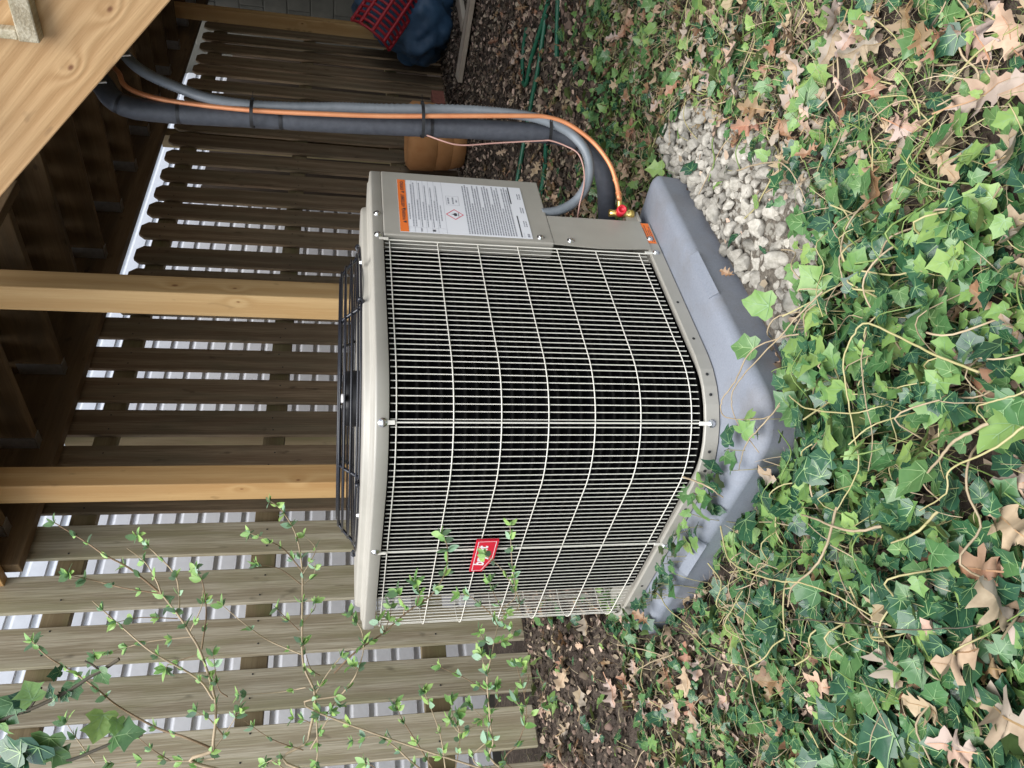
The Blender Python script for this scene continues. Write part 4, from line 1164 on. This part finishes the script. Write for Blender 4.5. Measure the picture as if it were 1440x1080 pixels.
for (x, y, px_, hd, c, h, par) in ((1062, 427, 46, 200, 'ivy_light', .10, ivy), (1043, 488, 40, 190, 'ivy_mid', .13, ivy), (1316, 318, 64, 120, 'ivy_light', .07, ivy2), (1345, 335, 56, 60, 'ivy_mid', .06, ivy2), (1376, 472, 66, 80, 'ivy_light', .06, ivy),
        (1146, 500, 66, 20, 'ivy_light', .10, ivy), (1122, 592, 66, 60, 'ivy_dark', .10, ivy), (1300, 545, 55, 100, 'ivy_dark', .06, ivy), (1262, 500, 52, 160, 'ivy_light', .06, ivy), (1140, 390, 48, 250, 'ivy_light', .08, ivy), (1215, 640, 46, 20, 'ivy_light', .06, ivy),
        (1330, 430, 60, 120, 'ivy_dark', .06, ivy), (1240, 470, 50, 220, 'ivy_mid', .06, ivy), (1360, 870, 60, 60, 'ivy_dark', .06, ivy), (1195, 935, 66, 80, 'ivy_mid', .06, ivy), (1355, 960, 66, 100, 'ivy_dark', .07, ivy), (1230, 1040, 70, 160, 'ivy_dark', .06, ivy), (1090, 905, 56, 80, 'ivy_dark', .06, ivy), (1420, 790, 60, 30, 'ivy_mid', .06, ivy), (1050, 745, 46, 60, 'ivy_dark', .09, ivy), (1075, 700, 46, 10, 'ivy_dark', .09, ivy)):
    p = lying(x, y, h); q = lying(x + 30 * math.cos(R(hd)), y + 30 * math.sin(R(hd)), h)
    d = to_px(p)[2]; L = px_ * d / F_PX; v_ = q - p
    new('ivy_leaf', ivy_mesh(random.randrange(8), c), par, orient(p, math.atan2(-v_.x, v_.y), random.uniform(.1, .5), random.gauss(0, .25), L) @ Matrix.Translation((0, -.5, 0)))
mg['ivy'].build('small_leaves', mats6, ivy); mg['mixed'].build('small_leaves', mats6, ivy2)
tag(petioles.build('leaf_stalks', M['vine_y'], ivy), kind='stuff')

# named vines that arch over the leaves: picture path, heights above ground, radius, colour
def z1(l, ox=960, oy=360, s_=3.0): return [(ox + x / s_, oy + y / s_) for x, y in l]
VINES = [
    (z1([(1250, 490), (1060, 415), (900, 335), (785, 285), (735, 310), (680, 430), (690, 560), (720, 740), (740, 900), (650, 1075)]), .10, .0030, 'vine_y', ivy),
    (z1([(782, 290), (755, 430), (770, 600), (800, 760), (785, 910)]), .10, .0021, 'vine_b', ivy),
    (z1([(450, 590), (520, 640), (700, 665), (810, 640), (870, 625)]), .11, .0024, 'vine_y', ivy),
    (z1([(490, 330), (410, 345), (290, 400), (220, 530), (165, 610), (170, 670), (240, 690), (360, 680), (410, 620)]), .125, .0026, 'vine_b', ivy),
    (z1([(590, 150), (470, 270), (410, 340), (250, 510), (205, 600), (230, 700), (320, 830)]), .13, .0026, 'vine_b', ivy),
    (z1([(410, 630), (330, 720), (270, 790), (235, 900)]), .12, .0026, 'vine_b', ivy),
    (z1([(1290, 705), (1150, 780), (1080, 860), (1000, 960)]), .09, .0042, 'vine_b', ivy),
    (z1([(0, 930), (100, 970), (170, 1020)]), .19, .0032, 'stem_pale', ivy),
    (z1([(1480, 560), (1330, 610), (1240, 640), (1290, 710)]), .09, .0022, 'vine_y', ivy),
    (z1([(1440, 720), (1300, 820), (1130, 900), (1110, 1000), (1000, 1075)]), .08, .0028, 'vine_y', ivy),
    (z1([(1075, 0), (980, 90), (880, 130)], 960, 720), .08, .0036, 'vine_y', ivy),
    (z1([(650, -20), (600, 160), (540, 250), (460, 320), (445, 400)], 960, 720), .10, .0040, 'vine_b', ivy),
    (z1([(160, 60), (190, 190), (270, 250), (400, 290), (500, 300), (640, 350), (800, 440)], 960, 720), .10, .0032, 'vine_y', ivy),
    (z1([(0, 480), (80, 560), (150, 620), (270, 655)], 960, 720), .06, .0026, 'vine_y', ivy),
    (z1([(190, 440), (240, 530), (280, 660), (300, 780), (350, 920)], 960, 720), .05, .0025, 'vine_b', ivy),
    (z1([(440, 450), (600, 460), (760, 475), (900, 495), (1120, 490), (1260, 478)], 960, 720), .11, .0022, 'vine_d', ivy),
    (z1([(840, 60), (700, 80), (560, 30), (500, 10)], 960, 720), .09, .0040, 'vine_b', ivy),
    (z1([(880, 480), (770, 440), (690, 330), (640, 200)], 960, 720), .07, .0024, 'vine_b', ivy),
    (z1([(1000, 570), (1150, 560), (1270, 580), (1370, 610)], 480, 720), .04, .0030, 'stem_pale', ivy),
    (z1([(1400, 600), (1260, 660), (1190, 760), (1140, 900), (1140, 1090)], 480, 720), .05, .0026, 'vine_b', ivy),
    (z1([(1310, 335), (1340, 350), (1380, 410), (1460, 475), (1540, 560)], 480, 720), .10, .0026, 'vine_y', ivy),
    (z1([(720, 150), (760, 60), (880, 140), (960, 260)], 960, 0), .03, .0022, 'vine_y', ivy2),
    (z1([(800, 720), (800, 600), (790, 540)], 960, 0), .06, .0022, 'vine_y', ivy2),
    (z1([(1000, 490), (985, 420), (940, 330), (860, 250)], 960, 0), .04, .0022, 'vine_y', ivy2),
    (z1([(230, 720), (330, 690), (420, 690), (480, 760), (520, 850)], 960, 0), .05, .0030, 'vine_b', ivy2),
    (z1([(100, 60), (170, 130), (210, 200), (330, 230)], 960, 0), .04, .0024, 'vine_y', ivy2),
    (z1([(1080, 60), (1000, 200), (1030, 330), (1000, 390)], 960, 0), .03, .0028, 'vine_d', ivy2),
    (z1([(640, 830), (700, 920), (740, 1000)], 960, 0), .06, .0030, 'vine_y', ivy2),
]
for pts, h, r, mname, par in VINES:
    P = []; n_ = len(pts)
    for i, (x, y) in enumerate(pts):
        P.append(lying(x, y, max(.012, (h + (.028 if par is ivy else .012)) * (0.8 + .2 * math.sin(math.pi * i / max(1, n_ - 1))))))
    mb = MB(); sp_ = spline(P, 6)
    sp_ = [q + Vector((.0016 * noise.noise((k_ * .7, 1, h * 50)), .0016 * noise.noise((k_ * .7, 9, h * 50)), .002 * noise.noise((k_ * .7, 5, h)))) for k_, q in enumerate(sp_)]
    mb.tube(sp_, [r * .64 * (1 - .45 * k_ / len(sp_)) for k_ in range(len(sp_))], 6); mb.build('vine', M[mname], par)
runners = MB()
for _ in range(850):
    p = sample((-1.0, 1.5), (.75, 2.6)); px, py, d = to_px(p); a, b_ = AB(p)
    if not (-40 < py < 1120 and 820 < px < 1500) or on_pad(a, b_, .03) or inside(GRAVEL, a, b_) or zone(p) in ('shade', 'soil'): continue
    P = [p + DZ * random.uniform(.005, .03)]; t = random.uniform(0, 6.3)
    for k in range(random.randint(3, 6)):
        t += random.gauss(0, .5); q = P[-1] + Vector((math.cos(t), math.sin(t), 0)) * .05; a2, b2 = AB(q)
        if on_pad(a2, b2, .01): break
        q.z = ground_z(q.x, q.y) + random.uniform(.02, mound(a2, b2) + .03 if zone(q) == 'ivy' else .035); P.append(q)
    if len(P) > 2: runners.tube(spline(P, 4), random.choice((.0010, .0014, .0018)), 4, mat=random.choice((0, 0, 1, 2, 3, 3)), caps=False)
tag(runners.build('runners', [M['vine_y'], M['vine_b'], M['stem_pale'], M['blade']], ivy), kind='stuff')
mb = MB(); st = [lying(x, y, .02) for x, y in z1([(1560, 770), (1440, 812), (1330, 870), (1240, 905)], 480, 720)]
mb.tube(spline(st, 6), .0055, 7); tag(mb.build('twig', M['stem']), 'grey brown fallen stick on the leaf litter near the bare soil', 'twig')

# soil clods beside the fence
clods = Merge()
def clod(seed):
    bm = bmesh.new(); bmesh.ops.create_icosphere(bm, subdivisions=2, radius=1)
    for v in bm.verts: v.co *= 1 + .55 * noise.fractal(v.co * 1.6 + Vector((seed * 5.0, 2, 0)), .8, 2.0, 4)
    r = ([tuple(v.co) for v in bm.verts], [tuple(v.index for v in f.verts) for f in bm.faces], [0] * len(bm.faces)); bm.free(); return r
CL = [clod(k) for k in range(10)]; nc = 0
for _ in range(9000):
    p = sample((-1.7, -.1), (1.9, 3.1)); a, b_ = AB(p)
    if b_ > 1.66 or b_ < .45 or a > .35: continue
    s_ = random.triangular(.002, .017, .003); p.z += s_ * .1
    clods.add(random.choice(CL), orient(p, random.uniform(0, 6), random.uniform(-3, 3), random.uniform(-1, 1), s_), 1 if random.random() < .14 else 0, random.random()); nc += 1
    if nc > 1300: break
clods.build('soil_clods', [M['soil'], M['litter_dark']])

# ------------------------------------------------------------------ shrubs with small opposite leaves
def small_mesh(k, c):
    key = ('s', k, c)
    if key not in ivy_me: ivy_me[key] = leaf_mesh('leaf', *SML[k], [M[c]])
    return ivy_me[key]
LEAF_BUDGET = {'n': 0}
def leaf_on(p, d, s_, parent, merge, c):
    d = d.normalized(); up = (Vector((random.gauss(0, .5), random.gauss(0, .5) - .35, 1))).normalized()
    x = d.cross(up)
    if x.length < 1e-3: x = d.orthogonal()
    x.normalize(); z = x.cross(d)
    Mx = frame(p, x, d, z) @ Matrix.Scale(s_, 4); k = random.randrange(6)
    if LEAF_BUDGET['n'] < parent_max[parent.name]: new('leaf', small_mesh(k, c), parent, Mx); LEAF_BUDGET['n'] += 1
    else: merge.add(SML[k], Mx, 0 if c == 'shrub_leaf' else 1, random.random())
parent_max = {}
def shrub(label, branches, depth, cap, leaf_s, root_out, mats=('stem_pale', 'stem'), blue=.3, spacing=.034):
    first = branches[0][0]
    p0 = at(first[0][0], first[0][1], depth)
    root = Vector((p0.x - root_out, p0.y + .02, 0)); root.z = ground_z(root.x, root.y)
    t = thing('shrub', root, label, 'shrub'); parent_max[t.name] = cap; LEAF_BUDGET['n'] = 0; mg_ = Merge()
    for bi, (pts, r0, leafy) in enumerate(branches):
        dj = [random.uniform(-.03, .03) for _ in pts]
        if bi: dj[0] = 0
        P = [at(x, y, depth + dj[i] * i * .5) for i, (x, y) in enumerate(pts)]
        if bi == 0 or leafy == 2:
            e = Vector((P[0].x - root_out, P[0].y, 0)); e.z = ground_z(e.x, e.y) - .01
            P = [e, (e + P[0]) / 2 + Vector((-.05, 0, -.02))] + P
        sp_ = spline(P, 6); mb = MB(); L_ = len(sp_)
        mb.tube(sp_, [r0 * .82 * (1 - .62 * k / L_) for k in range(L_)], 6)
        mb.build('stem' if bi == 0 else 'branch', M[mats[bi % 2]], t)
        acc = 0.0; nxt = spacing * random.uniform(.2, 1)
        tot = sum((sp_[k + 1] - sp_[k]).length for k in range(L_ - 1))
        start = tot * (.45 if (bi == 0 or leafy == 2) else .12); side = random.uniform(0, 3)
        for k in range(1, L_):
            seg = sp_[k] - sp_[k - 1]; acc += seg.length
            if acc > start and acc > nxt:
                nxt = acc + spacing * random.uniform(.7, 1.3)
                if random.random() < .10: continue
                d = seg.normalized(); side += 1.57; u = d.orthogonal().normalized(); v = d.cross(u); ax = u * math.cos(side) + v * math.sin(side)
                f_ = .55 + .45 * acc / tot
                for sg in (-1, 1):
                    leaf_on(sp_[k], (d * .55 + ax * sg * .8 + DZ * .15), leaf_s * random.uniform(.55, 1.1) * f_, t, mg_, 'shrub_leaf2' if random.random() < blue else 'shrub_leaf')
                    for _q in range(random.choice((1, 1, 2))): leaf_on(sp_[k], (d * .8 + ax * sg * .35 + v * random.uniform(-.4, .4)), leaf_s * random.uniform(.4, .85), t, mg_, 'shrub_leaf')
        if leafy:
            d = (sp_[-1] - sp_[-2]).normalized(); u = d.orthogonal().normalized(); v = d.cross(u)
            for q in range(6):
                an = q * 1.05; leaf_on(sp_[-1], d * random.uniform(.3, .9) + (u * math.cos(an) + v * math.sin(an)) * .7, leaf_s * random.uniform(.5, 1.0), t, mg_, 'shrub_leaf')
    if mg_.n: mg_.build('small_leaves', [M['shrub_leaf'], M['shrub_leaf2']], t)
    return t
def c7(l): return [(x / 3, 720 + y / 3) for x, y in l]
def c8(l): return [(480 + x / 3, 720 + y / 3) for x, y in l]
shrub('twiggy shrub with tiny bright leaves in front of the fence, tallest beside the climbing ivy', [
    (c7([(930, 1090), (900, 1000), (910, 880), (905, 780), (850, 600), (800, 510), (755, 440), (680, 345)]), .0042, 0),
    (c7([(680, 345), (550, 240), (440, 180), (360, 125), (230, 45)]), .0023, 1), (c7([(680, 345), (660, 290), (610, 210), (535, 152)]), .0018, 0),
    (c7([(680, 345), (520, 320), (400, 290), (290, 265)]), .0017, 1), (c7([(755, 440), (755, 350), (735, 260), (640, 160), (580, 105)]), .0018, 1),
    (c7([(850, 580), (870, 430), (855, 300), (825, 245)]), .0018, 1), (c7([(800, 510), (850, 400), (855, 330)]), .0015, 0), (c7([(750, 450), (600, 445), (490, 465)]), .0014, 1),
    (c7([(900, 790), (830, 700), (640, 590), (520, 490), (390, 375)]), .0023, 0), (c7([(840, 600), (720, 640), (700, 660)]), .0013, 1), (c7([(820, 525), (640, 545), (520, 575), (400, 610)]), .0014, 1),
    (c7([(900, 1000), (780, 950), (660, 910), (500, 820), (400, 740), (300, 670), (200, 610), (135, 545)]), .0026, 1), (c7([(905, 1040), (800, 1050), (600, 1050), (460, 1065)]), .0018, 1),
    (c7([(940, 940), (880, 870), (820, 840)]), .0014, 0), (c7([(900, 1005), (960, 920), (1010, 840)]), .0015, 1), (c7([(720, 1050), (640, 1000), (560, 930)]), .0012, 0), (c7([(400, 1060), (340, 980), (280, 890)]), .0013, 1), (c7([(960, 780), (920, 740), (900, 600)]), .0013, 1)],
    1.32, 150, .024, .22)
shrub('slender upright shrub with sparse leaves between the fan guard and the tall shrub', [
    (c7([(1280, 1090), (1300, 960), (1330, 780), (1280, 640), (1275, 450), (1275, 250), (1250, 100), (1190, -5), (1130, -55)]), .0034, 0),
    (c7([(1275, 250), (1200, 160), (1130, 120), (1055, 90)]), .0017, 1), (c7([(1278, 262), (1320, 190), (1330, 150), (1285, 100)]), .0014, 1), (c7([(1270, 305), (1180, 240), (1085, 220)]), .0015, 1),
    (c7([(1278, 310), (1325, 260), (1328, 215)]), .0012, 0), (c7([(1275, 470), (1325, 410), (1332, 380)]), .0012, 1), (c7([(1270, 600), (1130, 540), (1030, 470), (940, 395)]), .0018, 1), (c7([(1262, 500), (1200, 440), (1155, 395)]), .0012, 0),
    (c7([(1330, 770), (1370, 700), (1430, 620), (1480, 580)]), .0020, 0), (c7([(1350, 690), (1310, 660), (1280, 560)]), .0014, 1), (c7([(1290, 740), (1180, 760), (1010, 772)]), .0015, 1), (c7([(1280, 1005), (1150, 960), (1030, 880)]), .0015, 0),
    (c7([(1310, 1000), (1380, 880), (1430, 820)]), .0016, 1), (c7([(1320, 900), (1290, 880), (1240, 870)]), .0012, 1), (c7([(1330, 780), (1340, 1000), (1330, 1070)]), .0018, 1), (c7([(1430, 780), (1380, 850), (1400, 840)]), .0012, 1),
    (c7([(1200, 1085), (1150, 1050), (1120, 1060)]), .0013, 1)],
    1.42, 110, .022, .22, blue=.35)
shrub('arching branch with paired leaves that reaches across the grille beside the top cover', [
    (c8([(-90, 850), (0, 770), (60, 690), (90, 600), (95, 540)]), .0026, 0),
    (c8([(-30, 680), (60, 590), (170, 515), (280, 420), (380, 350), (440, 250), (447, 150), (425, 95)]), .0023, 1),
    (c8([(95, 570), (85, 500), (45, 435)]), .0014, 1), (c8([(320, 385), (330, 340), (315, 300)]), .0012, 1), (c8([(262, 430), (265, 395), (240, 345)]), .0011, 1), (c8([(180, 508), (165, 480), (150, 445)]), .0011, 0), (c8([(60, 640), (65, 660), (50, 650)]), .0011, 1), (c8([(185, 500), (205, 440), (210, 400)]), .0012, 1)],
    1.40, 50, .028, .30, blue=.45)
shrub('leafy shrub with bluish green leaves at the fence foot reaching past the red badge', [
    (c8([(690, 1090), (640, 960), (625, 850), (615, 700), (630, 620), (660, 480)]), .0030, 0),
    (c8([(660, 480), (630, 430), (550, 360), (500, 345)]), .0016, 1), (c8([(660, 480), (690, 430), (750, 400), (735, 320), (720, 220), (712, 55)]), .0018, 1), (c8([(665, 470), (690, 435), (655, 370), (625, 295)]), .0014, 1),
    (c8([(690, 400), (735, 350), (690, 260), (640, 205), (605, 182)]), .0014, 1), (c8([(650, 555), (700, 540), (732, 518)]), .0012, 0), (c8([(720, 520), (710, 490), (690, 478)]), .0010, 0), (c8([(640, 560), (605, 540), (585, 510)]), .0012, 1),
    (c8([(600, 1085), (615, 960), (622, 850)]), .0020, 2), (c8([(615, 760), (520, 700), (430, 660), (385, 640)]), .0014, 0), (c8([(620, 850), (560, 900), (500, 930), (460, 880)]), .0016, 1),
    (c8([(730, 1090), (750, 970), (780, 870), (770, 760), (740, 650)]), .0020, 2), (c8([(782, 870), (840, 830), (880, 800)]), .0014, 1), (c8([(840, 820), (850, 740), (820, 640)]), .0012, 0), (c8([(780, 870), (745, 810), (735, 790)]), .0012, 1), (c8([(775, 760), (790, 700), (765, 645)]), .0012, 1),
    (c8([(440, 1090), (420, 950), (390, 860), (350, 760)]), .0018, 1), (c8([(480, 1090), (498, 980), (495, 860)]), .0016, 1), (c8([(340, 1090), (280, 1040), (220, 985), (150, 945), (50, 965)]), .0022, 1),
    (c8([(390, 1090), (310, 960), (260, 880), (230, 815)]), .0018, 1), (c8([(640, 880), (590, 860), (560, 830), (540, 810)]), .0013, 1), (c8([(625, 850), (660, 800), (655, 740)]), .0012, 1), (c8([(500, 930), (470, 850), (465, 800)]), .0012, 1), (c8([(150, 1090), (130, 1070), (100, 1060)]), .0014, 1),
    (c8([(620, 690), (600, 640), (590, 600)]), .0012, 1)],
    1.50, 180, .027, .20, blue=.5)

# ivy shoot climbing in from the side by the tall shrub
sprig = thing('ivy_shoot', at(20, 1060, 1.15), 'dark ivy shoot with large lobed leaves in front of the fence top', 'ivy')
def c9(l): return [(x / 6, 900 + y / 6) for x, y in l]
for pts, r in ((c9([(-200, 900), (-40, 720), (100, 640), (300, 565), (480, 480), (640, 390), (760, 310), (900, 230), (1005, 160)]), .0028), (c9([(100, 700), (120, 640), (260, 560), (350, 400)]), .0016),
               (c9([(560, 1020), (660, 990), (900, 890), (1050, 840), (1200, 800)]), .0024), (c9([(760, 310), (830, 262), (780, 210), (715, 178)]), .0014)):
    mb = MB(); mb.tube(spline([at(x, y, 1.15) for x, y in pts], 6), r, 6); mb.build('vine', M['vine_d'], sprig)
for (x, y, L, hd, c) in ((870, 320, 150, 60, 'ivy_mid'), (630, 440, 150, 80, 'ivy_mid'), (430, 440, 150, 250, 'ivy_dark'), (540, 480, 110, 120, 'ivy_dark'), (455, 285, 110, 160, 'ivy_dark'), (240, 430, 200, 250, 'ivy_light'), (170, 500, 170, 200, 'ivy_dark'),
                         (50, 640, 220, 120, 'ivy_mid'), (830, 750, 250, 110, 'ivy_light'), (1080, 790, 240, 350, 'ivy_mid'), (60, 920, 260, 200, 'ivy_dark'), (260, 980, 300, 130, 'ivy_dark'), (400, 930, 260, 100, 'ivy_mid'), (30, 760, 160, 60, 'ivy_light'), (520, 990, 170, 30, 'ivy_mid'), (60, 1060, 260, 160, 'ivy_dark'), (980, 740, 130, 100, 'ivy_light')):
    p = at(x / 6, 900 + y / 6, 1.15); q = at((x + 60 * math.cos(R(hd))) / 6, 900 + (y + 60 * math.sin(R(hd))) / 6, 1.15 + random.uniform(-.01, .01))
    d = (q - p).normalized(); nrm = (EYE - p).normalized() + Vector((random.gauss(0, .4), 0, random.gauss(.3, .4))); x_ = d.cross(nrm).normalized(); z_ = x_.cross(d)
    sc = L / 6 * 1.15 / F_PX
    new('ivy_leaf', ivy_mesh(random.randrange(8), c), sprig, frame(p - d * sc * .5, x_, d, z_) @ Matrix.Scale(sc, 4))
